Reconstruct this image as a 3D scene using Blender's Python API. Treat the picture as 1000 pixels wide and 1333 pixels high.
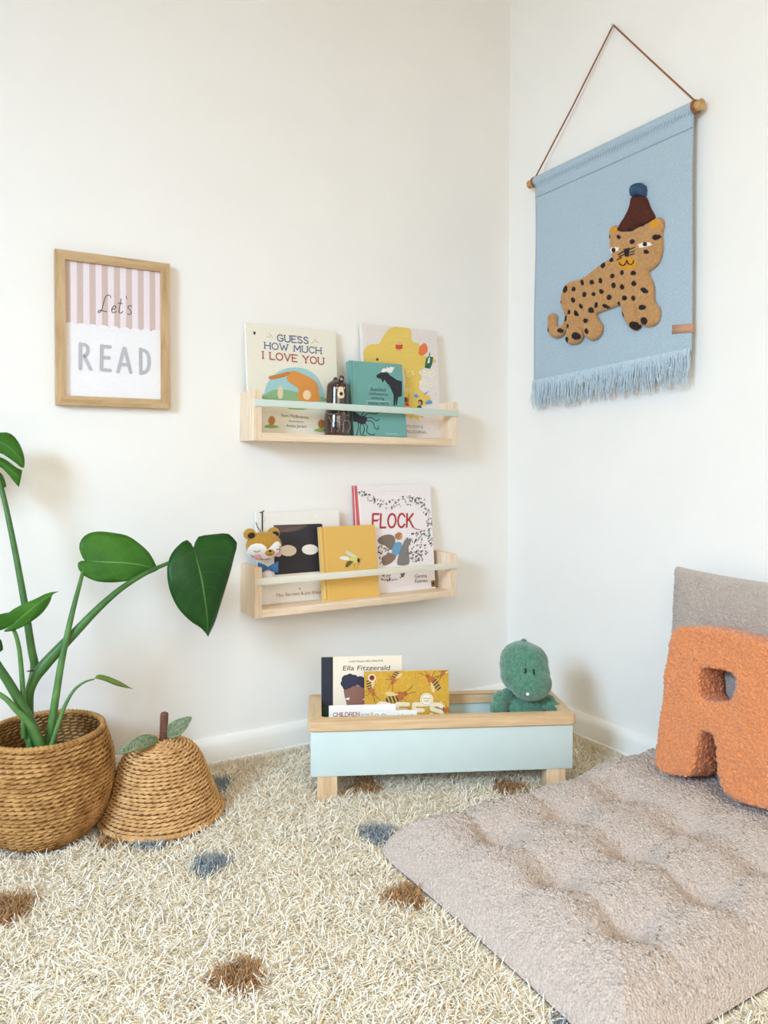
import bpy, bmesh, math, random
import numpy as np
from math import sin, cos, pi, sqrt, radians
from mathutils import Vector, Matrix, noise
from mathutils.geometry import tessellate_polygon

for o in list(bpy.data.objects):
    bpy.data.objects.remove(o)
S = bpy.context.scene
COL = S.collection
random.seed(7)
rng = np.random.default_rng(11)

# ------------------------------------------------------------------ camera
CAM = Vector((-1.47543, -1.78388, 0.76119))
FOC, CX, CY = 985.0, 500.0, 622.0
YAW, PITCH, ROLL = radians(30.3), radians(-1.25), radians(0.1)
FW = Vector((sin(YAW)*cos(PITCH), cos(YAW)*cos(PITCH), sin(PITCH)))
RT = FW.cross(Vector((0, 0, 1))).normalized()
UP = RT.cross(FW)
RT, UP = RT*cos(ROLL)+UP*sin(ROLL), UP*cos(ROLL)-RT*sin(ROLL)
cd = bpy.data.cameras.new('camera')
cam = bpy.data.objects.new('camera', cd)
COL.objects.link(cam)
M3 = Matrix((RT, UP, -FW)).transposed()
cam.matrix_world = Matrix.Translation(CAM) @ M3.to_4x4()
cd.sensor_fit = 'VERTICAL'
cd.sensor_height = 36.0
cd.lens = 36.0*FOC/1333.0
cd.shift_y = -(666.5-CY)/1333.0
cd.clip_start = 0.02
S.camera = cam

# ------------------------------------------------------------------ look and light
S.view_settings.view_transform = 'Standard'
S.view_settings.look = 'None'
S.view_settings.gamma = 1.0
S.view_settings.use_curve_mapping = False
S.view_settings.exposure = 0.12
S.cycles.max_bounces = 8
S.cycles.diffuse_bounces = 7
S.cycles.use_denoising = True
S.cycles.sample_clamp_indirect = 6.0

def srgb(c):
    return tuple((v/255/12.92 if v/255 <= 0.04045 else ((v/255+0.055)/1.055)**2.4) for v in c)

w = bpy.data.worlds.new('sky')
S.world = w
w.use_nodes = True
w.node_tree.nodes['Background'].inputs[0].default_value = (0.75, 0.87, 1.0, 1)
w.node_tree.nodes['Background'].inputs[1].default_value = 1.0

def area(name, loc, direction, sx, sy, power, color, spread=180):
    l = bpy.data.lights.new(name, 'AREA')
    l.shape = 'RECTANGLE'
    l.size, l.size_y = sx, sy
    l.energy = power
    l.color = color
    l.spread = radians(spread)
    o = bpy.data.objects.new(name, l)
    COL.objects.link(o)
    o.location = loc
    o.rotation_euler = Vector(direction).to_track_quat('-Z', 'Y').to_euler()
    return o
# daylight through the left window; added fill light at an unseen front one (openings are built below)
area('window_daylight', (-3.58, -1.80, 1.50), (1, 0.36, -0.88), 0.85, 1.05, 78, (0.525, 0.75, 1.0), 130)
area('front_fill_light', (-1.8, -3.47, 1.45), (0.1, 1, -1.25), 2.0, 1.3, 23, (1.0, 0.95, 0.88), 130)
# added warm fill light under the ceiling, unseen, with no lamp built
area('warm_fill_light', (-1.6, -2.1, 2.44), (0.95, 0.0, -1), 0.8, 0.8, 11, (1.0, 0.80, 0.42), 150)

# ------------------------------------------------------------------ helpers
MATS = {}
def mat(name, rgb, rough=0.6, var=0.0, vscale=40.0, vstretch=(1, 1, 1), bump=0.0, bscale=200.0,
        spec=0.3, kind='noise', rot=(0, 0, 0), rgb2=None, sheen=0.0, bdist=0.002, coat=0.0, sss=0.0):
    if name in MATS:
        return MATS[name]
    m = bpy.data.materials.new(name)
    m.use_nodes = True
    nt = m.node_tree
    N, L = nt.nodes, nt.links
    b = N['Principled BSDF']
    b.inputs['Roughness'].default_value = rough
    b.inputs['Specular IOR Level'].default_value = spec
    b.inputs['Sheen Weight'].default_value = sheen
    b.inputs['Coat Weight'].default_value = coat
    c = srgb(rgb)
    b.inputs['Base Color'].default_value = (*c, 1)
    tc = N.new('ShaderNodeTexCoord')
    mp = N.new('ShaderNodeMapping')
    mp.inputs['Rotation'].default_value = rot
    mp.inputs['Scale'].default_value = vstretch
    L.new(tc.outputs['Object'], mp.inputs['Vector'])
    if var > 0 or rgb2 is not None:
        n = N.new('ShaderNodeTexNoise')
        n.inputs['Scale'].default_value = vscale
        n.inputs['Detail'].default_value = 4
        L.new(mp.outputs[0], n.inputs['Vector'])
        cr = N.new('ShaderNodeValToRGB')
        cr.color_ramp.elements[0].position = 0.32
        cr.color_ramp.elements[1].position = 0.68
        if rgb2 is None:
            lo = tuple(v*(1-var) for v in c); hi = tuple(min(1, v*(1+var)) for v in c)
        else:
            lo, hi = srgb(rgb2), c
        cr.color_ramp.elements[0].color = (*lo, 1)
        cr.color_ramp.elements[1].color = (*hi, 1)
        L.new(n.outputs['Fac'], cr.inputs['Fac'])
        L.new(cr.outputs['Color'], b.inputs['Base Color'])
    if bump > 0:
        if kind == 'voronoi':
            t = N.new('ShaderNodeTexVoronoi'); out = t.outputs['Distance']
        elif kind == 'wave':
            t = N.new('ShaderNodeTexWave'); t.inputs['Distortion'].default_value = 1.5
            t.inputs['Detail'].default_value = 2; out = t.outputs['Fac']
        else:
            t = N.new('ShaderNodeTexNoise'); t.inputs['Detail'].default_value = 3; out = t.outputs['Fac']
        t.inputs['Scale'].default_value = bscale
        L.new((mp if kind == 'wave' else tc).outputs[0 if kind == 'wave' else 'Object'], t.inputs['Vector'])
        bp = N.new('ShaderNodeBump')
        bp.inputs['Strength'].default_value = bump
        bp.inputs['Distance'].default_value = bdist
        bp.invert = kind == 'voronoi'
        L.new(out, bp.inputs['Height'])
        L.new(bp.outputs[0], b.inputs['Normal'])
    MATS[name] = m
    return m

def wood(name, rgb, rgb2, stretch, rot=(0, 0, 0), rough=0.55, scale=1.0):
    """pine or oak grain: noise stretched along the board"""
    m = bpy.data.materials.new(name)
    m.use_nodes = True
    N, L = m.node_tree.nodes, m.node_tree.links
    b = N['Principled BSDF']
    b.inputs['Roughness'].default_value = rough
    b.inputs['Specular IOR Level'].default_value = 0.3
    tc = N.new('ShaderNodeTexCoord')
    mr = N.new('ShaderNodeMapping'); mr.inputs['Rotation'].default_value = rot
    mp = N.new('ShaderNodeMapping'); mp.inputs['Scale'].default_value = stretch
    L.new(tc.outputs['Object'], mr.inputs['Vector'])
    L.new(mr.outputs[0], mp.inputs['Vector'])
    n = N.new('ShaderNodeTexNoise'); n.inputs['Scale'].default_value = scale
    n.inputs['Detail'].default_value = 6; n.inputs['Distortion'].default_value = 0.6
    n2 = N.new('ShaderNodeTexNoise'); n2.inputs['Scale'].default_value = scale*4.5; n2.inputs['Detail'].default_value = 3
    L.new(mp.outputs[0], n.inputs['Vector']); L.new(mp.outputs[0], n2.inputs['Vector'])
    mx = N.new('ShaderNodeMath'); mx.operation = 'MULTIPLY_ADD'
    mx.inputs[1].default_value = 0.35; 
    L.new(n2.outputs['Fac'], mx.inputs[0])
    ms = N.new('ShaderNodeMath'); ms.operation = 'MULTIPLY'; ms.inputs[1].default_value = 0.65
    L.new(n.outputs['Fac'], ms.inputs[0]); L.new(ms.outputs[0], mx.inputs[2])
    cr = N.new('ShaderNodeValToRGB')
    cr.color_ramp.elements[0].position = 0.36; cr.color_ramp.elements[1].position = 0.60
    cr.color_ramp.elements[0].color = (*srgb(rgb2), 1)
    cr.color_ramp.elements[1].color = (*srgb(rgb), 1)
    L.new(mx.outputs[0], cr.inputs['Fac'])
    L.new(cr.outputs[0], b.inputs['Base Color'])
    bp = N.new('ShaderNodeBump'); bp.inputs['Strength'].default_value = 0.12; bp.inputs['Distance'].default_value = 0.001
    L.new(mx.outputs[0], bp.inputs['Height']); L.new(bp.outputs[0], b.inputs['Normal'])
    MATS[name] = m
    return m

def flat(rgb, rough=0.5):
    """printed ink of one colour"""
    return mat('print_%02x%02x%02x' % rgb, rgb, rough, var=0.03, vscale=300)

def wmat(o):
    return Matrix.Translation(o.location) if o is not None and o.type == 'EMPTY' else Matrix.Identity(4)

def link(o, parent=None):
    COL.objects.link(o)
    if parent is not None:
        o.parent = parent
        o.matrix_parent_inverse = wmat(parent).inverted()
    return o

def tag(o, label, cat, group=None, kind=None):
    o['label'] = label
    o['category'] = cat
    if group: o['group'] = group
    if kind: o['kind'] = kind
    return o

def thing(name, loc, label, cat, group=None):
    o = bpy.data.objects.new(name, None)
    o.empty_display_size = 0.05
    COL.objects.link(o)
    o.location = loc
    return tag(o, label, cat, group)

class MB:
    """collects shapes into ONE mesh object"""
    def __init__(s):
        s.v, s.f, s.mi, s.mats = [], [], [], []
    def m(s, material):
        if material not in s.mats: s.mats.append(material)
        return s.mats.index(material)
    def add(s, vs, fs, material):
        k = len(s.v); i = s.m(material)
        s.v += [tuple(v) for v in vs]
        s.f += [tuple(a+k for a in f) for f in fs]
        s.mi += [i]*len(fs)
    def box(s, c, d, material, X=Vector((1, 0, 0)), Y=Vector((0, 1, 0)), Z=Vector((0, 0, 1)), bev=0.0, seg=2):
        bm = bmesh.new()
        bmesh.ops.create_cube(bm, size=1.0)
        for v in bm.verts:
            v.co = Vector((v.co.x*d[0], v.co.y*d[1], v.co.z*d[2]))
        if bev > 0:
            bmesh.ops.bevel(bm, geom=list(bm.edges), offset=bev, segments=seg, profile=0.5, affect='EDGES')
        bm.verts.index_update()
        c = Vector(c)
        vs = [c + X*v.co.x + Y*v.co.y + Z*v.co.z for v in bm.verts]
        fs = [[v.index for v in f.verts] for f in bm.faces]
        bm.free()
        s.add(vs, fs, material)
    def tube(s, pts, rad, material, n=8, flatten=None):
        pts = [Vector(p) for p in pts]
        if not hasattr(rad, '__len__'): rad = [rad]*len(pts)
        vs, fs = [], []
        t0 = (pts[1]-pts[0]).normalized()
        a = Vector((0, 0, 1)) if abs(t0.z) < 0.9 else Vector((1, 0, 0))
        nx = t0.cross(a).normalized()
        for i, p in enumerate(pts):
            t = (pts[min(i+1, len(pts)-1)]-pts[max(i-1, 0)]).normalized()
            nx = (nx - t*nx.dot(t)).normalized()
            ny = t.cross(nx)
            for k in range(n):
                q = 2*pi*k/n
                vs.append(p + (nx*cos(q) + ny*sin(q))*rad[i])
        for i in range(len(pts)-1):
            for k in range(n):
                fs.append((i*n+k, i*n+(k+1) % n, (i+1)*n+(k+1) % n, (i+1)*n+k))
        fs.append(tuple(range(n))[::-1]); fs.append(tuple((len(pts)-1)*n+k for k in range(n)))
        s.add(vs, fs, material)
    def lathe(s, c, prof, material, n=48, caps=True):
        c = Vector(c); vs, fs = [], []
        for r, z in prof:
            for k in range(n):
                q = 2*pi*k/n
                vs.append(c + Vector((r*cos(q), r*sin(q), z)))
        for i in range(len(prof)-1):
            for k in range(n):
                fs.append((i*n+k, i*n+(k+1) % n, (i+1)*n+(k+1) % n, (i+1)*n+k))
        if caps:
            fs.append(tuple(range(n))[::-1]); fs.append(tuple((len(prof)-1)*n+k for k in range(n)))
        s.add(vs, fs, material)
    def grid(s, P, material, closed=False):
        """P[i][j] points"""
        ni, nj = len(P), len(P[0])
        vs = [p for row in P for p in row]
        fs = []
        for i in range(ni-1):
            for j in range(nj if closed else nj-1):
                fs.append((i*nj+j, i*nj+(j+1) % nj, (i+1)*nj+(j+1) % nj, (i+1)*nj+j))
        s.add(vs, fs, material)
    def sphere(s, c, r, material, X=Vector((1, 0, 0)), Y=Vector((0, 1, 0)), Z=Vector((0, 0, 1)), nu=20, nv=12):
        c = Vector(c)
        if not hasattr(r, '__len__'): r = (r, r, r)
        vs = [c + Z*r[2]]
        for i in range(1, nv):
            a = pi*i/nv
            for k in range(nu):
                q = 2*pi*k/nu
                vs.append(c + X*(r[0]*sin(a)*cos(q)) + Y*(r[1]*sin(a)*sin(q)) + Z*(r[2]*cos(a)))
        vs.append(c - Z*r[2])
        fs = [(0, 1+k, 1+(k+1) % nu) for k in range(nu)]
        for i in range(nv-2):
            for k in range(nu):
                a0 = 1+i*nu
                fs.append((a0+k, a0+nu+k, a0+nu+(k+1) % nu, a0+(k+1) % nu))
        last = len(vs)-1; a0 = 1+(nv-2)*nu
        fs += [(last, a0+(k+1) % nu, a0+k) for k in range(nu)]
        s.add(vs, fs, material)
    def build(s, name, parent=None, smooth=True, angle=35):
        me = bpy.data.meshes.new(name)
        me.from_pydata([tuple(v) for v in s.v], [], s.f)
        for m_ in s.mats: me.materials.append(m_)
        me.polygons.foreach_set('material_index', s.mi)
        me.validate()
        me.update()
        bm = bmesh.new(); bm.from_mesh(me)
        bmesh.ops.recalc_face_normals(bm, faces=bm.faces)
        bm.to_mesh(me); bm.free()
        if smooth:
            me.polygons.foreach_set('use_smooth', [True]*len(me.polygons))
            try: me.set_sharp_from_angle(angle=radians(angle))
            except Exception: pass
        o = bpy.data.objects.new(name, me)
        return link(o, parent)

def ray(x, y):
    return ((x-CX)/FOC)*RT - ((y-CY)/FOC)*UP + FW
def at(x, y, axis, val):
    """the point of a real plane (axis = val) that the photograph shows at this pixel"""
    d = ray(x, y); i = 'xyz'.index(axis)
    return CAM + d*((val-CAM[i])/d[i])

class Plane:
    """a real plane in the room with its own metric u, v"""
    def __init__(s, o, u, v, n=None):
        s.o, s.u, s.v = Vector(o), Vector(u).normalized(), Vector(v).normalized()
        s.n = Vector(n).normalized() if n is not None else s.u.cross(s.v)
        s.clip = None
    def pt(s, u, v, h=0.0):
        if s.clip and h > 0:                     # ink ends at the edge of the board
            u = min(max(u, s.clip[0]), s.clip[1]); v = min(max(v, s.clip[2]), s.clip[3])
        return s.o + s.u*u + s.v*v + s.n*h
    def uv(s, x, y):
        d = ray(x, y); p = CAM + d*((s.o-CAM).dot(s.n)/d.dot(s.n)) - s.o
        return p.dot(s.u), p.dot(s.v)

def smooth_path(pts, per=6):
    P = [Vector(p) for p in pts]
    if len(P) < 3: return P
    out = []
    for i in range(len(P)-1):
        p0, p1, p2, p3 = P[max(i-1, 0)], P[i], P[i+1], P[min(i+2, len(P)-1)]
        for k in range(per):
            t = k/per
            out.append(0.5*((2*p1)+(p2-p0)*t+(2*p0-5*p1+4*p2-p3)*t*t+(3*p1-p0-3*p2+p3)*t*t*t))
    out.append(P[-1])
    return out
def smooth_closed(pts, per=4):
    P = [Vector(p) for p in pts]; n = len(P); out = []
    for i in range(n):
        p0, p1, p2, p3 = P[i-1], P[i], P[(i+1) % n], P[(i+2) % n]
        for k in range(per):
            t = k/per
            out.append(0.5*((2*p1)+(p2-p0)*t+(2*p0-5*p1+4*p2-p3)*t*t+(3*p1-p0-3*p2+p3)*t*t*t))
    return out

# drawn capitals: polylines in a cell of height 1
GLY = {
 'A': (.72, [[(0, 0), (.36, 1), (.72, 0)], [(.13, .35), (.59, .35)]]),
 'B': (.62, [[(0, 0), (0, 1), (.4, 1), (.55, .87), (.55, .65), (.4, .53), (0, .53)], [(.4, .53), (.62, .38), (.62, .15), (.45, 0), (0, 0)]]),
 'C': (.68, [[(.66, .8), (.5, .97), (.3, 1), (.1, .85), (0, .5), (.1, .15), (.3, 0), (.5, .03), (.66, .2)]]),
 'D': (.7, [[(0, 0), (0, 1), (.35, 1), (.6, .82), (.7, .5), (.6, .18), (.35, 0), (0, 0)]]),
 'E': (.55, [[(.55, 1), (0, 1), (0, 0), (.55, 0)], [(0, .52), (.45, .52)]]),
 'F': (.55, [[(.55, 1), (0, 1), (0, 0)], [(0, .52), (.45, .52)]]),
 'G': (.72, [[(.68, .82), (.5, .97), (.3, 1), (.1, .85), (0, .5), (.1, .15), (.3, 0), (.52, .03), (.7, .2), (.7, .45), (.45, .45)]]),
 'H': (.68, [[(0, 0), (0, 1)], [(.68, 0), (.68, 1)], [(0, .52), (.68, .52)]]),
 'I': (.08, [[(.04, 0), (.04, 1)]]),
 'K': (.66, [[(0, 0), (0, 1)], [(.6, 1), (0, .42)], [(.2, .6), (.66, 0)]]),
 'L': (.5, [[(0, 1), (0, 0), (.5, 0)]]),
 'M': (.85, [[(0, 0), (.06, 1), (.42, .25), (.79, 1), (.85, 0)]]),
 'N': (.7, [[(0, 0), (0, 1), (.7, 0), (.7, 1)]]),
 'O': (.78, [[(.39, 1), (.15, .9), (0, .5), (.15, .1), (.39, 0), (.63, .1), (.78, .5), (.63, .9), (.39, 1)]]),
 'R': (.62, [[(0, 0), (0, 1), (.4, 1), (.58, .87), (.58, .65), (.4, .5), (0, .5)], [(.3, .5), (.64, 0)]]),
 'S': (.58, [[(.54, .84), (.4, .98), (.18, .98), (.04, .82), (.08, .62), (.3, .52), (.52, .4), (.56, .18), (.4, .02), (.16, .02), (.02, .16)]]),
 'T': (.62, [[(0, 1), (.62, 1)], [(.31, 1), (.31, 0)]]),
 'U': (.68, [[(0, 1), (0, .28), (.12, .05), (.34, 0), (.56, .05), (.68, .28), (.68, 1)]]),
 'V': (.7, [[(0, 1), (.35, 0), (.7, 1)]]),
 'W': (1.0, [[(0, 1), (.25, 0), (.5, .8), (.75, 0), (1, 1)]]),
 'Y': (.66, [[(0, 1), (.33, .5), (.66, 1)], [(.33, .5), (.33, 0)]]),
 ' ': (.35, []),
}
SERIF = set('IHUKMNLEFRDGTVYWA')

_fonts = {}
def text_mesh(txt):
    """built-in font, filled, height about 0.7 for capitals"""
    cu = bpy.data.curves.new('t', 'FONT'); cu.body = txt; cu.size = 1.0
    o = bpy.data.objects.new('t', cu); COL.objects.link(o)
    dg = bpy.context.evaluated_depsgraph_get()
    me = bpy.data.meshes.new_from_object(o.evaluated_get(dg))
    vs = [(v.co.x, v.co.y) for v in me.vertices]; fs = [tuple(p.vertices) for p in me.polygons]
    bpy.data.objects.remove(o); bpy.data.curves.remove(cu); bpy.data.meshes.remove(me)
    return vs, fs

class Art:
    """print on a plane: outlines are read from a crop (origin ox, oy, scale k) onto that plane"""
    LAYER = 0.00012
    def __init__(s, mb, plane, ox=0, oy=0, k=1.0, base=0.0002):
        s.mb, s.p, s.ox, s.oy, s.k, s.base, s.e = mb, plane, ox, oy, k, base, 0
    def at(s, ox, oy, k):
        s.ox, s.oy, s.k = ox, oy, k; return s
    def uv(s, q):
        return s.p.uv(s.ox+q[0]/s.k, s.oy+q[1]/s.k)
    def _h(s, layer):
        s.e = (s.e+1) % 30                      # inks never share one exact depth
        return s.base + layer*s.LAYER + s.e*3e-6
    def fill(s, uvs, material, layer):
        h = s._h(layer)
        tris = tessellate_polygon([[Vector((a, b, 0)) for a, b in uvs]])
        s.mb.add([s.p.pt(a, b, h) for a, b in uvs], [tuple(t) for t in tris], material)
    def poly(s, pts, rgb, layer=1, smooth=0):
        uvs = [s.uv(q) for q in pts]
        if smooth: uvs = [(v.x, v.y) for v in smooth_closed([Vector((a, b)) for a, b in uvs], smooth)]
        s.fill(uvs, flat(rgb), layer)
    def ell(s, cx, cy, rx, ry, rgb, layer=1, rot=0.0, n=18):
        pts = []
        for i in range(n):
            a = 2*pi*i/n; x, y = rx*cos(a), ry*sin(a)
            pts.append((cx+x*cos(rot)-y*sin(rot), cy+x*sin(rot)+y*cos(rot)))
        s.poly(pts, rgb, layer)
    def uvstroke(s, uvs, w, material, layer, cap=True):
        r = w/2
        for a, b in zip(uvs[:-1], uvs[1:]):
            a, b = Vector(a), Vector(b); d = b-a
            if d.length < 1e-7: continue
            n = Vector((-d.y, d.x)).normalized()*r; h = s._h(layer)
            s.mb.add([s.p.pt(*(a+n), h), s.p.pt(*(a-n), h), s.p.pt(*(b-n), h), s.p.pt(*(b+n), h)], [(0, 1, 2, 3)], material)
        if cap:
            for a in uvs:
                h = s._h(layer)
                s.mb.add([s.p.pt(a[0]+r*cos(2*pi*i/8), a[1]+r*sin(2*pi*i/8), h) for i in range(8)], [tuple(range(8))], material)
    def stroke(s, pts, w, rgb, layer=2, smooth=0):
        uvs = [Vector(s.uv(q)) for q in pts]
        if smooth: uvs = smooth_path(uvs, smooth)
        s.uvstroke(uvs, w, flat(rgb), layer)
    def caps(s, txt, p0, p1, hpx, rgb, layer=2, wt=0.14, serif=False, slant=0.0, gap=0.22):
        """drawn capitals along the base line p0 to p1"""
        a, b = Vector(s.uv(p0)), Vector(s.uv(p1))
        hh = Vector(s.uv((p0[0], p0[1]-hpx))) - a
        H = hh.length
        tot = sum(GLY[c][0]+gap for c in txt)-gap
        X = (b-a)/tot; Y = Vector((0, 1))*H
        m_ = flat(rgb); x = 0.0; serifs = []
        for c in txt:
            wd, sts = GLY[c]
            for st in sts:
                pl = [a + X*(x+q[0]+slant*q[1]) + Y*q[1] for q in st]
                if len(st) > 5: pl = smooth_path(pl, 3)
                s.uvstroke(pl, wt*H, m_, layer)
                if serif and c in SERIF:
                    for q in (st[0], st[-1]):
                        if q[1] in (0, 1):
                            e = a + X*(x+q[0]+slant*q[1]) + Y*q[1]
                            s.uvstroke([e-X.normalized()*H*.17, e+X.normalized()*H*.17], wt*H*.55, m_, layer)
            x += wd+gap
    def font(s, txt, p0, p1, hpx, rgb, layer=2, slant=0.0):
        vs, fs = text_mesh(txt)
        if not fs: return
        x0 = min(v[0] for v in vs); x1 = max(v[0] for v in vs)
        a, b = Vector(s.uv(p0)), Vector(s.uv(p1))
        H = (Vector(s.uv((p0[0], p0[1]-hpx)))-a).length/0.7
        X = (b-a)/(x1-x0); h = s._h(layer)
        s.mb.add([s.p.pt(*(a + X*(v[0]-x0+slant*v[1]) + Vector((0, 1))*v[1]*H), h) for v in vs], fs, flat(rgb))

def eval_mesh(o):
    dg = bpy.context.evaluated_depsgraph_get()
    me = bpy.data.meshes.new_from_object(o.evaluated_get(dg))
    old = o.data; o.modifiers.clear(); o.data = me
    if old.users == 0: bpy.data.meshes.remove(old)
    return o
def soften(o, voxel, iters, fac=0.5):
    """weld overlapping lumps into one stuffed surface"""
    r = o.modifiers.new('r', 'REMESH'); r.mode = 'VOXEL'; r.voxel_size = voxel; r.use_smooth_shade = True
    sm = o.modifiers.new('s', 'SMOOTH'); sm.factor = fac; sm.iterations = iters
    eval_mesh(o)
    o.data.polygons.foreach_set('use_smooth', [True]*len(o.data.polygons))
    return o
def boucle(o, freq, amp, big=0.0, bfreq=8.0):
    """push the surface out into small wool curls"""
    me = o.data; n = len(me.vertices)
    co = np.empty(n*3); me.vertices.foreach_get('co', co); co = co.reshape(-1, 3)
    no = np.empty(n*3); me.vertices.foreach_get('normal', no); no = no.reshape(-1, 3)
    d = np.empty(n)
    for i in range(n):
        p = Vector(co[i])
        q = p*freq + noise.noise_vector(p*freq*0.6)*0.5
        v = noise.voronoi(q)[0]
        d[i] = (min(1, (v[1]-v[0])*1.9)**.6-.5)*amp + (noise.noise(p*bfreq)*big if big else 0)
    co += no*d[:, None]
    me.vertices.foreach_set('co', co.ravel()); me.update()

def in_poly(px, py, poly):
    inside = np.zeros(px.shape, bool); n = len(poly)
    for i in range(n):
        x0, y0 = poly[i]; x1, y1 = poly[(i+1) % n]
        if y0 == y1: continue
        c = ((y0 > py) != (y1 > py)) & (px < (x1-x0)*(py-y0)/(y1-y0)+x0)
        inside ^= c
    return inside
def seg_dist(px, py, pts, closed=True):
    d = np.full(px.shape, 1e9); n = len(pts)
    for i in range(n if closed else n-1):
        x0, y0 = pts[i]; x1, y1 = pts[(i+1) % n]
        L2 = (x1-x0)**2+(y1-y0)**2+1e-12
        t = np.clip(((px-x0)*(x1-x0)+(py-y0)*(y1-y0))/L2, 0, 1)
        d = np.minimum(d, np.hypot(px-x0-t*(x1-x0), py-y0-t*(y1-y0)))
    return d
def np_mesh(name, verts, faces, mats, mi=None, parent=None, smooth=True):
    me = bpy.data.meshes.new(name)
    nv, nf = len(verts), len(faces); k = faces.shape[1]
    me.vertices.add(nv); me.vertices.foreach_set('co', np.ascontiguousarray(verts, dtype=np.float32).ravel())
    me.loops.add(nf*k); me.loops.foreach_set('vertex_index', np.ascontiguousarray(faces, dtype=np.int32).ravel())
    me.polygons.add(nf)
    me.polygons.foreach_set('loop_start', np.arange(0, nf*k, k, dtype=np.int32))
    for m_ in mats: me.materials.append(m_)
    if mi is not None: me.polygons.foreach_set('material_index', np.asarray(mi, dtype=np.int32))
    if smooth: me.polygons.foreach_set('use_smooth', np.ones(nf, bool))
    me.update(calc_edges=True); me.validate()
    return link(bpy.data.objects.new(name, me), parent)

# ------------------------------------------------------------------ the room
XL, YF, ZC = -3.6, -3.5, 2.55
M_wall = mat('wall_paint', (241, 239, 235), 0.85, var=0.012, vscale=6, bump=0.06, bscale=260, spec=0.15)
M_trim = mat('white_gloss_trim', (244, 243, 240), 0.35, var=0.01, vscale=10, bump=0.03, bscale=60)
M_ceil = mat('ceiling_paint', (226, 206, 170), 0.9, var=0.01, vscale=5)
M_floor = wood('floor_boards', (176, 140, 100), (150, 112, 76), (2, 30, 30))
M_glass = bpy.data.materials.new('window_glass'); M_glass.use_nodes = True
_b = M_glass.node_tree.nodes['Principled BSDF']
_b.inputs['Transmission Weight'].default_value = 1.0; _b.inputs['Roughness'].default_value = 0.0; _b.inputs['IOR'].default_value = 1.45

def struct(name, mb, parent=None, smooth=False):
    o = mb.build(name, parent, smooth)
    if parent is None: o['kind'] = 'structure'
    return o
def slab(lo, hi, material, name):
    mb = MB(); lo, hi = Vector(lo), Vector(hi)
    mb.box((lo+hi)/2, hi-lo, material); return struct(name, mb)
slab((XL-.1, YF-.1, -.1), (.1, .1, 0), M_floor, 'floor')
slab((XL-.1, YF-.1, ZC), (.1, .1, ZC+.1), M_ceil, 'ceiling')
slab((XL-.1, 0, 0), (.1, .1, ZC), M_wall, 'wall_back')
slab((0, YF-.1, 0), (.1, 0, ZC), M_wall, 'wall_right')
# wall with the window on the left of the room, and wall with an added window behind the camera
def holed(name, axis, pos, a0, a1, h0, h1, z0, z1):
    mb = MB()
    def b(u0, u1, zz0, zz1):
        if axis == 'x': lo, hi = Vector((pos-.1, u0, zz0)), Vector((pos, u1, zz1))
        else: lo, hi = Vector((u0, pos-.1, zz0)), Vector((u1, pos, zz1))
        mb.box((lo+hi)/2, hi-lo, M_wall)
    b(a0, h0, 0, ZC); b(h1, a1, 0, ZC); b(h0, h1, 0, z0); b(h0, h1, z1, ZC)
    return struct(name, mb)
holed('wall_left', 'x', XL, YF, 0, -2.4, -1.2, .9, 2.15)
holed('wall_front', 'y', YF, XL, 0, -2.85, -.75, .8, 2.15)
def window(name, axis, pos, h0, h1, z0, z1):
    mb = MB(); gl = MB()
    def b(mb_, u0, u1, zz0, zz1, t, m_):
        if axis == 'x': lo, hi = Vector((pos-.06-t/2, u0, zz0)), Vector((pos-.06+t/2, u1, zz1))
        else: lo, hi = Vector((u0, pos-.06-t/2, zz0)), Vector((u1, pos-.06+t/2, zz1))
        mb_.box((lo+hi)/2, hi-lo, m_, bev=.004 if m_ is M_trim else 0)
    f = .06; mid = (h0+h1)/2
    for u0, u1, zz0, zz1 in ((h0, h0+f, z0, z1), (h1-f, h1, z0, z1), (h0+f, h1-f, z0, z0+f), (h0+f, h1-f, z1-f, z1), (mid-f/2, mid+f/2, z0+f, z1-f)):
        b(mb, u0, u1, zz0, zz1, .06, M_trim)
    o = struct(name, mb)
    b(gl, h0+f, mid-f/2, z0+f, z1-f, .006, M_glass); b(gl, mid+f/2, h1-f, z0+f, z1-f, .006, M_glass)
    gl.build('glass', o, False)
window('window_1', 'x', XL, -2.4, -1.2, .9, 2.15)
window('added_front_window', 'y', YF, -2.85, -.75, .8, 2.15)  # unseen window added to carry the front fill light

def skirting(name, p0, p1, inward):
    prof = [(0, 0), (.019, 0), (.019, .034), (.0165, .038), (.016, .072), (.0135, .083), (.008, .090), (0, .092)]
    mb = MB(); inward = Vector(inward)
    P = [[Vector(p)+inward*d+Vector((0, 0, z)) for d, z in prof] for p in (p0, p1)]
    mb.grid(P, M_trim)
    o = mb.build(name, None, True, 30); o['kind'] = 'structure'
skirting('baseboard_back', (XL, 0, 0), (0, 0, 0), (0, -1, 0))
skirting('baseboard_right', (0, 0, 0), (0, YF, 0), (-1, 0, 0))

# ------------------------------------------------------------------ the shaggy rug
M_back = mat('rug_backing', (254, 245, 224), 0.95, var=0.06, vscale=150)
M_pile = bpy.data.materials.new('rug_yarn'); M_pile.use_nodes = True
_b = M_pile.node_tree.nodes['Principled BSDF']
_b.inputs['Roughness'].default_value = 0.8; _b.inputs['Specular IOR Level'].default_value = 0.1
_b.inputs['Sheen Weight'].default_value = 0.55; _b.inputs['Sheen Roughness'].default_value = 0.6; _b.inputs['Sheen Tint'].default_value = (1.0, .88, .68, 1)
_a = M_pile.node_tree.nodes.new('ShaderNodeAttribute'); _a.attribute_name = 'yarn'
M_pile.node_tree.links.new(_a.outputs['Color'], _b.inputs['Base Color'])

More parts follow.
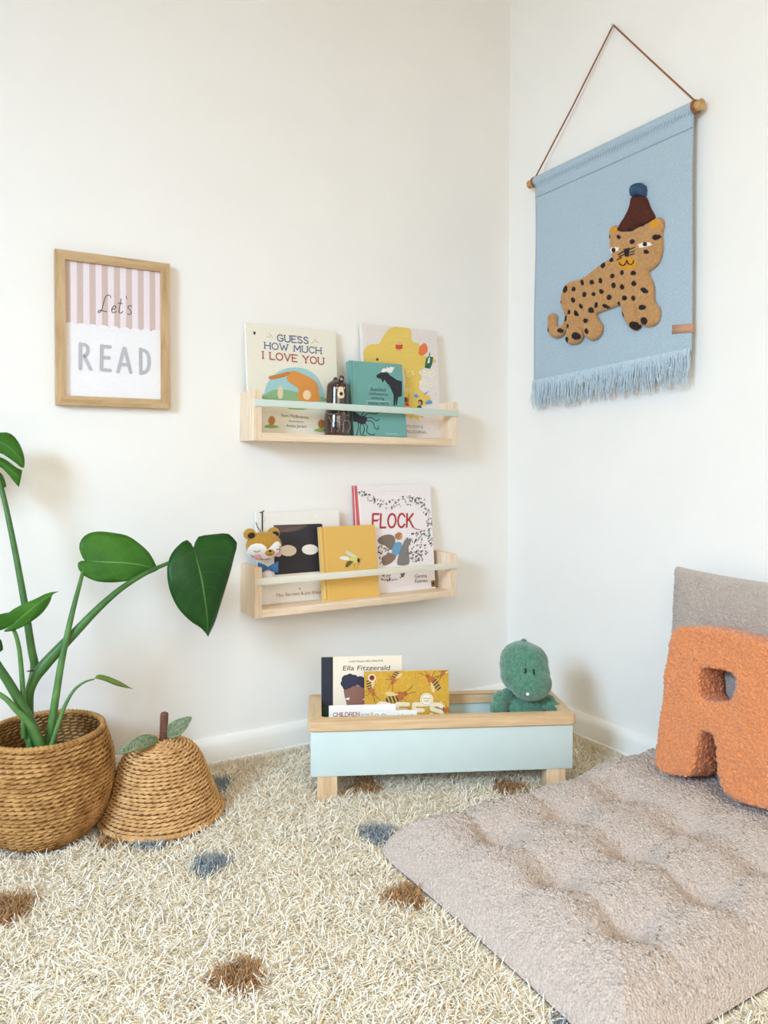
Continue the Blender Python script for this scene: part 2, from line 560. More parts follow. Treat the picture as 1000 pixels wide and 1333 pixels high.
# footprints pressed into the pile: circles and rectangles, nothing grows through what stands there
MAT_X0, MAT_X1, MAT_Y0, MAT_Y1 = -.78, -.03, -1.165, -.562
BOX_C = Vector((-.489, -.342, 0)); BOX_A = radians(-25.4)
BU = Vector((cos(BOX_A), sin(BOX_A), 0)); BV = Vector((-sin(BOX_A), cos(BOX_A), 0))
BASKET = Vector((-1.305, -.165, 0)); PEAR = Vector((-1.086, -.20, 0))
mb = MB()
gx, gy = np.linspace(-2.0, -.021, 240), np.linspace(-1.57, -.021, 190)
def soft(a, b):
    e = min(1, min(-a-.02, -b-.02)/.02+.3)
    p = Vector((a, b, 0))
    if (p-BASKET).length < .098 or (p-PEAR).length < .13: return .0075
    q = p-BOX_C
    if abs(abs(q.dot(BU))-.255) < .036 and abs(abs(q.dot(BV))-.068) < .036: return .0075
    return .006+(.0145+.003*noise.noise(Vector((a*30, b*30, 0)))+.002*noise.noise(Vector((a*90, b*90, 0))))*e
mb.grid([[(a, b, soft(a, b)) for b in gy] for a in gx], M_back)
mb.box((-1.0105, -.7955, .002), (1.979, 1.549, .004), M_back)
rug = tag(mb.build('rug', None, False), 'large cream shaggy rug with small brown and blue dots covering the floor', 'rug')
# dots woven into the rug: (x, y, radius, colour)
BROWN, BLUE = (188, 136, 78), (152, 168, 182)
DOTS = [(*at(px, py, 'z', .027)[:2], r, c) for px, py, r, c in (
    (311, 1272, .036, BROWN), (531, 1168, .034, BROWN), (664, 1026, .038, BROWN), (475, 1025, .038, BROWN), (8, 1184, .045, BROWN),
    (150, 1092, .034, BROWN), (271, 1127, .034, BLUE), (492, 1086, .034, BLUE), (283, 1023, .035, BLUE), (757, 1332, .036, BLUE), (196, 1097, .03, BLUE))]
def make_pile():
    n = 270000
    x = rng.uniform(-1.98, -.022, n); y = rng.uniform(-1.55, -.022, n)
    dx, dy = x-CAM.x, y-CAM.y; dz = .02-CAM.z
    f = dx*FW.x+dy*FW.y+dz*FW.z
    px = CX+FOC*(dx*RT.x+dy*RT.y+dz*RT.z)/np.maximum(f, .05); py = CY-FOC*(dx*UP.x+dy*UP.y+dz*UP.z)/np.maximum(f, .05)
    keep = (f > .3) & (px > -160) & (px < 1420) & (py < 1560)
    keep &= ~((x > MAT_X0+.035) & (y > MAT_Y0+.035) & (y < MAT_Y1-.03))
    keep &= np.hypot(x-BASKET.x, y-BASKET.y) > .064
    keep &= np.hypot(x-PEAR.x, y-PEAR.y) > .116
    bu = (x-BOX_C.x)*BU.x+(y-BOX_C.y)*BU.y; bv = (x-BOX_C.x)*BV.x+(y-BOX_C.y)*BV.y
    keep &= ~((np.abs(np.abs(bu)-.255) < .028) & (np.abs(np.abs(bv)-.068) < .028))
    x, y, bu, bv = x[keep], y[keep], bu[keep], bv[keep]; n = len(x)
    # direction of each yarn: loosely combed, clumping
    ang = rng.uniform(0, 2*pi, n)
    cl = np.array([noise.noise(Vector((a*9, b*9, 0)))*2.4 for a, b in zip(x, y)])
    comb = 4.3+cl
    ang = np.where(rng.random(n) < .5, comb+rng.normal(0, .7, n), ang)
    ln = rng.uniform(.017, .033, n); lean = rng.uniform(.55, 1.25, n)
    for dx_, dy_, r, col in DOTS:                     # the dots are denser, upright tufts
        ind = np.hypot(x-dx_, y-dy_) < r*1.1; lean[ind] *= .55; ln[ind] *= .9
    near = np.maximum.reduce([.13-np.hypot(x-PEAR.x, y-PEAR.y), .105-np.hypot(x-BASKET.x, y-BASKET.y)])
    edge = np.minimum(np.minimum(np.abs(x-MAT_X0), np.abs(y-MAT_Y1)), np.abs(y-MAT_Y0))
    ln *= np.where(near > 0, .55, 1.0)
    inm = (x > MAT_X0-.005) & (y > MAT_Y0-.005) & (y < MAT_Y1+.005)
    ln *= np.where(inm, .4, 1.0)
    wall = np.minimum(-x, -y); ln *= np.clip(wall/.06+.25, .45, 1)
    lean = np.where(wall < .05, lean*.4, lean)
    z0 = np.where((np.hypot(x-BASKET.x, y-BASKET.y) < .102) | (np.hypot(x-PEAR.x, y-PEAR.y) < .134), .009, .0165)
    R = 4; K = 4
    T = np.linspace(0, 1, R)
    curl = rng.normal(0, .7, n)
    cx, cy, cz = [x], [y], [z0]
    for i in range(1, R):
        t = T[i]; a = ang+curl*t; th = lean*(.5+.9*t); st = ln/(R-1)
        cx.append(cx[-1]+np.sin(th)*np.cos(a)*st); cy.append(cy[-1]+np.sin(th)*np.sin(a)*st)
        cz.append(np.maximum(cz[-1]+np.cos(th)*st, z0-.0015))
    P = np.stack([np.stack(cx, 1), np.stack(cy, 1), np.stack(cz, 1)], 2)      # n,R,3
    P[:, :, 0] = np.minimum(P[:, :, 0], -.018); P[:, :, 1] = np.minimum(P[:, :, 1], -.018)
    rad = rng.uniform(.0010, .0016, n)
    prof = np.array([.8, 1.0, .95, .35])
    V = np.empty((n, R, K, 3))
    sx, sy = -np.sin(ang), np.cos(ang)
    for k in range(K):
        q = 2*pi*k/K
        for i in range(R):
            r = rad*prof[i]
            V[:, i, k, 0] = P[:, i, 0]+r*(cos(q)*sx+sin(q)*.5*np.cos(ang))
            V[:, i, k, 1] = P[:, i, 1]+r*(cos(q)*sy+sin(q)*.5*np.sin(ang))
            V[:, i, k, 2] = P[:, i, 2]+r*sin(q)*.8
    base = (np.arange(n)*R*K)[:, None]
    q = []
    for i in range(R-1):
        for k in range(K):
            q.append([i*K+k, i*K+(k+1) % K, (i+1)*K+(k+1) % K, (i+1)*K+k])
    F = (base[:, :, None]+np.array(q)[None]).reshape(-1, 4)
    o = np_mesh('pile', V.reshape(-1, 3), F, [M_pile], parent=rug, smooth=False)
    o['kind'] = 'stuff'
    c = np.empty((n, 4)); c[:, 3] = 1
    cream = np.array(srgb((255, 245, 225))); pale = np.array(srgb((255, 251, 243))); tan = np.array(srgb((252, 233, 203)))
    m = rng.random(n)[:, None]
    c[:, :3] = np.where(m < .62, cream, np.where(m < .86, pale, tan))*rng.uniform(.92, 1.03, n)[:, None]
    for dx_, dy_, r, col in DOTS:
        d = np.hypot((x-dx_), (y-dy_))
        wob = r*(1+.16*np.sin(np.arctan2(y-dy_, x-dx_)*3+dx_*40)+rng.normal(0, .05, n))
        hit = d < wob
        c[hit, :3] = np.array(srgb(col))*rng.uniform(.7, 1.2, (hit.sum(), 1))
    at_ = o.data.color_attributes.new('yarn', 'FLOAT_COLOR', 'POINT')
    at_.data.foreach_set('color', np.repeat(np.clip(c, 0, 1), R*K, axis=0).ravel())
    return o
make_pile()

# ------------------------------------------------------------------ picture frame on the back wall
M_oak = wood('oak_frame', (200, 170, 130), (174, 142, 102), (50, 50, 6), rough=.5)
M_oakh = wood('oak_frame_across', (200, 170, 130), (174, 142, 102), (6, 50, 50), rough=.5)
fx0, fx1, fz0, fz1 = -1.262, -1.0175, .882, 1.2155
frame = thing('framed_picture', ((fx0+fx1)/2, 0, fz0), 'oak picture frame with pink striped print hanging on the wall above the plant', 'picture')
fw_, fd = .0205, .020
mb = MB()
def mitre(a, b, c, d, m_):
    """one frame side: outer edge a-b, inner edge c-d (x, z)"""
    vs = []
    for y in (-.002, -fd):
        for (x, z) in (a, b, d, c): vs.append((x, y, z))
    e = .0015
    mb.add(vs, [(0, 1, 2, 3), (4, 5, 6, 7), (0, 1, 5, 4), (1, 2, 6, 5), (2, 3, 7, 6), (3, 0, 4, 7)], m_)
O = [(fx0, fz0), (fx1, fz0), (fx1, fz1), (fx0, fz1)]
I = [(fx0+fw_, fz0+fw_), (fx1-fw_, fz0+fw_), (fx1-fw_, fz1-fw_), (fx0+fw_, fz1-fw_)]
for i in range(4):
    mitre(O[i], O[(i+1) % 4], I[i], I[(i+1) % 4], M_oakh if i in (0, 2) else M_oak)
mb.build('frame', frame, False)
mb = MB()
PP = Plane((0, -.012, 0), (1, 0, 0), (0, 0, 1), (0, -1, 0))
mb.box(((fx0+fx1)/2, -.008, (fz0+fz1)/2), (fx1-fx0-.03, .008, fz1-fz0-.03), flat((238, 237, 240)))
A = Art(mb, PP, 60, 310, 5.556, base=.0003)
ix0, ix1, iz0, iz1 = I[0][0]-.002, I[1][0]+.002, I[0][1]-.002, I[2][1]+.002
zs = iz0+(iz1-iz0)*.52                       # height of the scalloped hem
nst = 16; sw = (ix1-ix0)/nst*1.0
for k in range(nst):
    A.fill([(ix0+k*sw, zs), (ix0+(k+1)*sw, zs), (ix0+(k+1)*sw, iz1), (ix0+k*sw, iz1)], flat((205, 184, 178) if k % 2 == 0 else (233, 222, 228)), 1)
nsc = 9; ws = (ix1-ix0)/nsc
for k in range(nsc):
    cx_ = ix0+(k+.5)*ws
    A.fill([(cx_+ws*.56*cos(pi*i/12), zs-.002+ws*.42*sin(pi*i/12)) for i in range(13)], flat((238, 237, 240)), 2)
INK = (74, 66, 74)
for st in ([(468, 432), (462, 416), (445, 412), (430, 425), (418, 460), (408, 500), (395, 530), (382, 540), (376, 532), (388, 522), (410, 526), (438, 532)],
           [(478, 515), (495, 510), (505, 498), (498, 488), (485, 495), (475, 515), (478, 535), (492, 540), (508, 530)],
           [(542, 440), (535, 480), (528, 520), (530, 540), (542, 542), (555, 530)], [(518, 470), (552, 474)], [(577, 420), (583, 440)],
           [(620, 492), (605, 488), (592, 498), (598, 512), (612, 525), (615, 543), (602, 553), (588, 548)]):
    A.stroke(st, .0017, INK, 4, smooth=4)
GR = (184, 184, 190)
for st in ([(248, 765), (248, 945)], [(248, 772), (275, 771), (297, 785), (302, 808), (297, 832), (280, 850), (255, 855)], [(275, 855), (322, 948)],
           [(402, 778), (400, 952)], [(402, 783), (463, 787)], [(401, 864), (455, 866)], [(400, 951), (463, 957)],
           [(520, 968), (563, 797)], [(568, 797), (612, 972)], [(538, 912), (592, 917)],
           [(682, 803), (685, 978)], [(682, 808), (712, 814), (735, 840), (744, 890), (738, 940), (715, 970), (685, 975)]):
    A.stroke(st,   .0076, GR, 4, smooth=4 if len(st) > 3 else 0)
mb.build('print', frame, False)

# ------------------------------------------------------------------ two book ledges
M_pine = wood('pine_board', (238, 218, 192), (222, 194, 162), (7, 90, 90), rough=.6)
M_pinev = wood('pine_side', (240, 221, 197), (222, 196, 164), (90, 90, 7), rough=.6)
M_mint = mat('sage_paint', (203, 215, 206), .55, var=.02, vscale=30)
M_creamp = mat('cream_paint', (226, 222, 206), .55, var=.02, vscale=30)
SX0, SX1, SD = -.8435, -.2595, .100
def ledge(z0, railmat, zr, label, dip):
    t = thing('wall_shelf', ((SX0+SX1)/2, 0, z0), label, 'shelf', None)
    th, hh = .0185, .1195
    X = Vector((1, 0, dip)).normalized(); Z = Vector((-dip, 0, 1)).normalized()
    c = Vector(((SX0+SX1)/2, -SD/2, z0))
    mb = MB(); mb.box(c+Z*th/2, (SX1-SX0-2*th, SD, th), M_pine, X=X, Z=Z, bev=.0008); mb.build('bottom_board', t, True, 30)
    for s in (-1, 1):
        mb = MB(); mb.box(c+X*s*((SX1-SX0)/2-th/2)+Z*hh/2, (th, SD, hh), M_pinev, X=X, Z=Z, bev=.001); mb.build('side_panel', t, True, 30)
    mb = MB(); mb.box(c+Z*zr+Vector((0, -SD/2-.0025, 0)), (SX1-SX0+.001, .005, .0165), railmat, X=X, Z=Z, bev=.0008)
    o = mb.build('rail', t, True, 30)
    o['label'] = 'sage painted front rail' if railmat is M_mint else 'cream painted front rail'
    return t
ZU, ZL = .8065, .3905
SHU = ledge(ZU, M_mint, .0885, 'upper pine book ledge with sage front rail on the back wall', -.011)
SHL = ledge(ZL, M_creamp, .0865, 'lower pine book ledge with cream front rail under the other ledge', 0.0)
TU, TL_ = ZU+.0185, ZL+.0185

# ------------------------------------------------------------------ books
PAPER = mat('book_pages', (236, 230, 216), .9, var=.05, vscale=400, vstretch=(1, 1, 1))
def book(name, plane, u0, u1, v0, v1, t, label, rgb, spine=None, hard=True, group=None, rnd=.002, backrgb=None, kin=.004, rough=.45):
    """plane = outer face of the front cover; the block lies behind it"""
    P = plane
    base = P.pt((u0+u1)/2, v0, -t/2)
    P.clip = (u0+.0005, u1-.0005, v0+.0005, v1-.0005)
    root = thing(name, base, label, 'book', group)
    mb = MB()
    th = .0022 if hard else .0007
    cm, bm_ = flat(rgb), flat(backrgb or rgb)
    c = lambda u, v, h: P.pt(u, v, h)
    mb.box(c((u0+u1)/2, (v0+v1)/2, -th/2), (u1-u0, v1-v0, th), cm, P.u, P.v, P.n, bev=th*.35)
    mb.box(c((u0+u1)/2, (v0+v1)/2, -t+th/2), (u1-u0, v1-v0, th), bm_, P.u, P.v, P.n, bev=th*.35)
    mb.box(c(u0+th*.6, (v0+v1)/2, -t/2), (th*1.2, v1-v0, t-th*.4), flat(spine or rgb), P.u, P.v, P.n, bev=th*.35)
    ins = kin if hard else .0004
    pg = MB()
    pg.box(c((u0+u1-ins)/2+th*.5, (v0+v1)/2, -t/2), (u1-u0-ins-th, v1-v0-2*ins*.8, t-2*th-.0004), PAPER, P.u, P.v, P.n)
    pg.build('pages', root, False)
    return root, mb
def lean(yb, zb, yt, zt, yaw=0.0):
    """cover plane through (yb, zb) at the foot and (yt, zt) at the head, u = +x"""
    v = Vector((0, yt-yb, zt-zb)).normalized(); u = Vector((1, 0, 0))
    if yaw:
        R_ = Matrix.Rotation(yaw, 3, 'Z'); u = R_ @ u; v = R_ @ v
    return Plane((0 if not yaw else -.5, yb, zb), u, v, u.cross(v))

# --- white book, first on the upper ledge
P = lean(-.038, TU, -.016, 1.095)
u0, v1 = P.uv(319.1, 419.8); u1 = P.uv(437.2, 436.6)[0]; u0 = (u0+P.uv(323.3, 506.6)[0])/2
root, mb = book('picture_book', P, u0, u1, 0, v1, .010, 'cream picture book reading Guess How Much I Love You on the upper ledge', (232, 228, 212), spine=(240, 238, 230), hard=False)
A = Art(mb, P, 310, 410, 7.143)
A.caps('GUESS', (366, 243), (652, 268), 60, (66, 84, 132), 3, .16, True)
A.caps('HOW MUCH', (248, 312), (772, 362), 58, (76, 94, 138), 3, .16, True)
A.caps('I LOVE YOU', (228, 404), (796, 462), 64, (168, 72, 58), 3, .17, True)
for q in ([(262, 200), (300, 206)], [(285, 170), (325, 212)], [(680, 268), (725, 225)], [(715, 245), (752, 256)]):
    A.stroke(q, .0007, (120, 120, 96), 3)
A.poly([(240, 785), (245, 720), (270, 640), (330, 560), (420, 505), (520, 488), (620, 500), (700, 545), (755, 610), (790, 700), (805, 800), (700, 800)], (160, 202, 206), 1, 3)
A.poly([(243, 783), (250, 740), (320, 700), (420, 690), (560, 720), (700, 740), (800, 770), (805, 805)], (140, 178, 130), 2, 2)
# a plain rounded brown heap stands in for the animals of the cover
A.poly([(470, 540), (520, 520), (590, 545), (680, 590), (735, 640), (750, 720), (745, 800), (560, 790), (560, 690), (490, 640), (450, 590)], (216, 146, 74), 3, 3)
A.ell(640, 745, 38, 45, (240, 214, 168), 4)
A.poly([(285, 572), (380, 550), (470, 525), (480, 555), (380, 590), (300, 600)], (196, 128, 64), 3, 2)
A.ell(392, 720, 26, 62, (226, 206, 172), 3)
A.poly([(435, 858), (540, 850), (660, 872), (600, 884), (480, 876)], (150, 176, 92), 2)
for cx_, cy_ in ((300, 955), (762, 990)):
    A.poly([(cx_-62, cy_+85), (cx_, cy_+60), (cx_+85, cy_+88), (cx_, cy_+98)], (150, 176, 96), 2, 2)
    A.ell(cx_+12, cy_+25, 32, 42, (190, 128, 72), 3)
A.font('Sam McBratney', (402, 945), (660, 965), 26, (110, 92, 76))
A.font('illustrated by', (470, 994), (608, 1002), 18, (120, 104, 86), slant=.2)
A.font('Anita Jeram', (448, 1042), (636, 1050), 28, (110, 92, 76))
A.poly([(140, 150), (165, 160), (158, 186), (144, 182)], (70, 70, 72), 2)
mb.build('cover', root, False)

# --- tall pale book with gold print, right end of the upper ledge
P = lean(-.044, TU, -.021, 1.127)
u0, v1 = P.uv(471.5, 420.5); u1 = P.uv(569, 430.5)[0]
root, mb = book('picture_book', P, u0, u1, 0, v1, .017, 'tall pale picture book with yellow gold cloud, right end of the upper ledge', (228, 220, 216), spine=(236, 230, 222), backrgb=(228, 220, 216))
A = Art(mb, P, 440, 410, 6.25)
GOLD = (226, 196, 100)
A.poly([(200, 330), (215, 280), (260, 240), (330, 235), (360, 190), (410, 120), (480, 90), (550, 95), (595, 130), (605, 215), (660, 235), (700, 330), (760, 350), (800, 380), (700, 420), (680, 520), (660, 600), (740, 660), (760, 720), (650, 755), (640, 800), (530, 800), (530, 430), (212, 425), (200, 360)], GOLD, 1, 3)
A.poly([(525, 812), (575, 810), (700, 825), (690, 840), (655, 828), (660, 858), (620, 830), (600, 845), (570, 828)], GOLD, 1)
A.stroke([(230, 135), (300, 122), (380, 140), (400, 160)], .0006, (226, 200, 168), 2, 3)
LINE = (238, 222, 168)
for q in ([(400, 215), (430, 185), (480, 165), (540, 175), (590, 165)], [(420, 200), (470, 205), (520, 195)], [(540, 300), (600, 280), (640, 310)], [(550, 330), (620, 325)], [(330, 300), (400, 280), (440, 330)]):
    A.stroke(q, .0006, LINE, 2, 3)
A.poly([(468, 240), (495, 246), (525, 240), (525, 275), (495, 282), (470, 276)], (206, 72, 56), 3)
A.stroke([(487, 282), (486, 302)], .0006, (90, 60, 50), 3); A.stroke([(500, 282), (510, 304)], .0006, (90, 60, 50), 3)
A.ell(497, 230, 14, 14, (224, 178, 150), 3)
A.poly([(655, 300), (665, 260), (700, 228), (725, 250), (728, 300), (690, 330), (660, 325)], (232, 122, 74), 3, 2)
A.poly([(705, 430), (715, 360), (735, 335), (775, 345), (765, 400), (750, 438)], (54, 104, 74), 4)
A.poly([(725, 395), (735, 350), (748, 345), (745, 390)], (226, 228, 226), 5); A.poly([(738, 330), (745, 300), (750, 330)], (96, 74, 60), 4)
for q in (((700, 470), 44, 26), ((760, 480), 40, 30), ((690, 550), 34, 24), ((745, 570), 28, 22)):
    A.ell(*q[0], q[1], q[2], (236, 228, 212), 2)
for cx_, cy_, r in ((665, 470, 22), (700, 460, 24), (745, 470, 26), (782, 490, 20), (680, 550, 22), (720, 560, 24), (755, 580, 18)):
    A.stroke([(cx_+r*cos(a*.7), cy_+r*.7*sin(a*.7)) for a in range(10)], .0005, (202, 186, 140), 3, 2)
A.font('gs', (548, 482), (620, 490), 52, (240, 222, 160), 3); A.font('ns', (545, 622), (600, 628), 42, (240, 222, 160), 3)
for q in ([(615, 650), (640, 642), (658, 660), (640, 675), (622, 672)], [(700, 640), (742, 615), (720, 640), (698, 650)], [(705, 715), (740, 690), (770, 705), (760, 725), (720, 728)]):
    A.poly(q, (102, 156, 206), 3)
A.poly([(535, 740), (545, 715), (570, 710), (582, 745)], (196, 80, 52), 3); A.ell(551, 690, 17, 22, (120, 70, 50), 4)
A.stroke([(572, 712), (576, 650)], .0018, (120, 66, 46), 4)
A.poly([(640, 755), (648, 738), (675, 735), (682, 757)], (52, 100, 66), 3); A.ell(670, 712, 20, 24, (92, 54, 42), 3); A.ell(664, 718, 12, 16, (208, 160, 130), 4)
A.font('RUTH DOYLE', (528, 915), (692, 920), 22, (130, 122, 122)); A.font('FEELING JOURNAL', (500, 958), (722, 966), 24, (130, 122, 122))
for q in ((668, 198), (750, 200), (765, 870), (795, 640)): A.ell(*q, 4, 4, (196, 150, 130), 2)
A.ell(320, 362, 12, 12, (90, 90, 84), 3)
mb.build('cover', root, False)

# --- teal compendium in front of it
P = lean(-.083, TU, -.056, 1.02)
u0, v1 = P.uv(454.3, 469.0); u1 = P.uv(523.6, 476)[0]
root, mb = book('small_book', P, u0, u1, 0, v1, .018, 'small teal hardback of animal facts with a black moose on its cover', (112, 166, 160), spine=(120, 172, 166))
A = Art(mb, P, 440, 410, 6.25)
BLK = (46, 48, 54)
A.stroke([(112, 372), (128, 1000)], .0008, (84, 138, 134), 1); A.stroke([(128, 372), (142, 1000)], .0012, (138, 186, 180), 1)
A.poly([(312, 492), (330, 480), (352, 470), (378, 468), (405, 470), (420, 490), (445, 505), (480, 530), (520, 540), (520, 660), (490, 670), (478, 735), (470, 738), (470, 690), (462, 738), (452, 740), (452, 650), (430, 600), (400, 560), (378, 525), (368, 550), (358, 540), (350, 520), (330, 515), (314, 508)], BLK, 2)
A.poly([(350, 462), (362, 440), (375, 432), (388, 440), (400, 424), (415, 432), (432, 420), (445, 428), (460, 424), (450, 445), (438, 470), (412, 470), (395, 458), (370, 468)], (236, 232, 226), 3)
for a in range(12):
    q = pi+pi*a/11
    A.ell(340+85*cos(q), 600+62*sin(q), 3, 3, (190, 214, 208), 2, n=6)
A.font('an', (326, 594), (344, 596), 10, (52, 60, 62))
A.font('illustrated', (262, 618), (384, 624), 30, (52, 60, 62), slant=.25)
A.font('COMPENDIUM OF', (250, 648), (406, 660), 18, (52, 60, 62))
A.font('amazing', (270, 682), (374, 690), 22, (52, 60, 62), slant=.25)
A.stroke([(236, 732), (234, 698), (424, 706), (424, 744)], .0007, (226, 230, 224), 2)
A.font('ANIMAL FACTS', (244, 728), (416, 736), 22, (52, 60, 62))
A.poly([(110, 790), (150, 795), (180, 820), (235, 830), (225, 880), (190, 890), (150, 870), (105, 860)], BLK, 2, 2)
for q in ([(200, 830), (250, 800), (300, 805), (330, 795)], [(220, 845), (270, 835), (310, 860), (335, 850)], [(225, 860), (280, 870), (300, 920), (325, 930), (328, 905)],
          [(215, 875), (240, 910), (235, 950), (270, 975), (300, 970)], [(200, 880), (215, 930), (200, 975), (225, 985)], [(185, 885), (180, 940), (190, 985)], [(165, 880), (165, 930), (150, 980)], [(180, 830), (210, 790)]):
    A.stroke(q, .0022, BLK, 2, 4)
A.font('MILLIE MAROTTA', (392, 972), (492, 976), 12, (196, 222, 216))
mb.build('cover', root, False)

# --- lower ledge: white book with a dark square
P = lean(-.040, TL_, -.017, .635)
u0, v1 = P.uv(333.5, 667.3); u1 = P.uv(441.6, 666.8)[0]
root, mb = book('picture_book', P, u0, u1, 0, v1, .012, 'white picture book with a big dark square, left on the lower ledge', (236, 233, 226), spine=(244, 243, 240))
A = Art(mb, P, 310, 650, 7.143)
A.poly([(330, 240), (770, 226), (784, 236), (778, 668), (345, 702), (338, 690)], (52, 50, 56), 1)
A.poly([(335, 245), (430, 240), (640, 236), (560, 290), (430, 300), (345, 320)], (88, 72, 70), 2, 3)
A.poly([(380, 300), (480, 262), (600, 250), (500, 300)], (104, 82, 76), 3, 3)
# two plain pale ovals, no figure
A.ell(465, 477, 78, 52, (226, 218, 200), 2, n=26); A.ell(668, 467, 76, 48, (240, 238, 232), 2, n=26)
A.font('by', (564, 838), (588, 836), 22, (150, 110, 92))
A.font('Mac Barnett & Jon Klassen', (356, 906), (815, 870), 30, (158, 116, 96))
A.ell(240, 182, 16, 26, (222, 190, 180), 1); A.ell(240, 182, 11, 20, (236, 233, 226), 2)
mb.build('cover', root, False)

# --- tall FLOCK book
P = lean(-.048, TL_, -.019, .697)
u0, v1 = P.uv(460.8, 632); u1 = P.uv(559, 631.3)[0]; u1 = (u1+P.uv(568.5, 766)[0])/2
root, mb = book('picture_book', P, u0, u1, 0, v1, .014, 'tall white picture book titled Flock with many tiny black birds, lower ledge', (238, 230, 230), spine=(206, 92, 96))
A = Art(mb, P, 450, 620, 6.667)
A.poly([(72, 82), (98, 82), (125, 430), (95, 430)], (206, 96, 100), 1)
A.stroke([(112, 84), (135, 430)], .0018, (248, 246, 244), 1)
RED = (176, 54, 60)
def dab(x, y, r, a):
    pts = [(x+r*cos(a), y+r*sin(a)), (x+r*.35*cos(a+1.9), y+r*.35*sin(a+1.9)), (x-r*.2*cos(a)+r*1.0*cos(a+2.2), y+r*1.0*sin(a+2.2)), (x-r*.25*cos(a), y-r*.25*sin(a)), (x+r*.8*cos(a-2.2), y+r*.8*sin(a-2.2)), (x+r*.3*cos(a-1.6), y+r*.3*sin(a-1.6))]
    A.poly(pts, (54, 54, 60), 3)
R_ = random.Random(5)
band = [(105, 130), (190, 180), (290, 240), (400, 245), (480, 220), (560, 200), (640, 205), (690, 260), (715, 330), (720, 420), (735, 500)]
band = [Vector(b) for b in band]
for k in range(150):
    i = R_.randrange(len(band)-1); t = R_.random(); q = band[i].lerp(band[i+1], t)
    sp = 18+26*min(1, (i+t)/4)
    dab(q.x+R_.uniform(-sp, sp)*.6+6, q.y+R_.uniform(-sp, sp), R_.uniform(8, 15), R_.uniform(-1.4, -.2))
poly_r = [(500, 505), (600, 490), (680, 470), (745, 470), (755, 590), (715, 650), (690, 700), (640, 760), (560, 760), (545, 640), (520, 540)]
poly_l = [(275, 575), (330, 600), (400, 650), (370, 680), (330, 720), (290, 770), (285, 700)]
poly_b = [(305, 850), (420, 830), (560, 825), (560, 850), (470, 890), (400, 905), (300, 905)]
for pol, cnt in ((poly_r, 120), (poly_l, 34), (poly_b, 30)):
    xs = [p[0] for p in pol]; ys = [p[1] for p in pol]; k = 0
    while k < cnt:
        x, y = R_.uniform(min(xs), max(xs)), R_.uniform(min(ys), max(ys))
        if in_poly(np.array([x]), np.array([y]), pol)[0]:
            dab(x, y, R_.uniform(9, 16), R_.uniform(-1.4, -.2)); k += 1
A.caps('FLOCK', (232, 446), (585, 440), 118, RED, 4, .15, False, slant=.12)
A.stroke([(562, 398), (585, 438), (610, 458), (640, 463)], .0022, RED, 4, smooth=4)
A.stroke([(236, 385), (300, 372)], .0016, RED, 4)
# a plain bird shape with a blue patch
A.poly([(275, 555), (310, 520), (370, 505), (420, 520), (430, 570), (420, 620), (385, 640), (340, 600), (300, 590)], (128, 114, 102), 4, 2)
A.poly([(450, 770), (455, 700), (470, 640), (500, 580), (520, 545), (555, 545), (578, 545), (560, 575), (545, 620), (552, 700), (545, 765)], (132, 126, 124), 5, 2)
A.poly([(320, 700), (390, 665), (440, 690), (400, 750), (330, 775), (315, 740)], (140, 114, 98), 4, 2)
A.poly([(400, 660), (420, 590), (450, 570), (485, 580), (475, 640), (440, 690)], (106, 158, 196), 6, 2)
A.ell(462, 520, 30, 34, (204, 152, 112), 6); A.poly([(430, 540), (428, 505), (455, 486), (490, 496), (470, 515), (460, 548)], (172, 120, 82), 7)
A.poly([(475, 842), (520, 832), (498, 880), (480, 872)], (120, 112, 106), 4)
A.font('Gemma', (600, 884), (704, 878), 34, (66, 60, 66), 3, slant=.15); A.font('Koomen', (600, 924), (708, 918), 32, (66, 60, 66), 3, slant=.15)
A.poly([(740, 905), (778, 900), (782, 958), (744, 962)], (150, 116, 72), 3); A.poly([(748, 925), (765, 912), (772, 940), (755, 950)], (72, 54, 40), 4)
A.stroke([(310, 128), (525, 130)], .0005, (206, 196, 200), 2)
mb.build('cover', root, False)

# --- mustard book with a bee, leaning in front
P = lean(-.076, TL_, -.049, .595)
u0, v1 = P.uv(415.4, 686); u1 = P.uv(487.5, 683.3)[0]
u0 = (u0+P.uv(422, 781)[0])/2; u1 = (u1+P.uv(495.2, 775.7)[0])/2
root, mb = book('small_book', P, u0, u1, 0, v1, .014, 'mustard yellow clothbound book with a small bee on its cover, lower ledge', (222, 178, 94), spine=(232, 196, 122), rough=.7)
A = Art(mb, P, 400, 680, 9.09)
A.stroke([(180, 55), (235, 915)], .0014, (196, 150, 72), 1); A.stroke([(203, 55), (255, 912)], .0012, (236, 196, 116), 1)
A.poly([(140, 60), (150, 60), (188, 560), (215, 900), (205, 905)], (240, 216, 160), 1)
A.poly([(380, 420), (410, 402), (470, 405), (520, 440), (470, 450), (410, 440)], (222, 226, 222), 3, 2)
A.poly([(452, 360), (470, 335), (520, 360), (590, 405), (560, 420), (500, 395)], (200, 212, 186), 3, 2)
A.poly([(490, 430), (540, 410), (590, 420), (600, 470), (540, 480), (500, 465)], (222, 206, 110), 4, 2)
A.poly([(450, 520), (465, 480), (500, 455), (540, 465), (520, 490), (480, 530)], (112, 96, 54), 4, 2)
for x in (470, 490, 510, 530, 548): A.stroke([(x, 450), (x-4, 478)], .0008, (66, 56, 44), 5)
A.ell(607, 450, 18, 26, (72, 62, 48), 5)
for q in ([(615, 430), (640, 425), (660, 440)], [(545, 478), (560, 510), (555, 545)], [(585, 480), (605, 500), (595, 530)], [(465, 520), (440, 540)], [(610, 470), (620, 500)]):
    A.stroke(q, .0006, (66, 56, 44), 5, 3)
mb.build('cover', root, False)

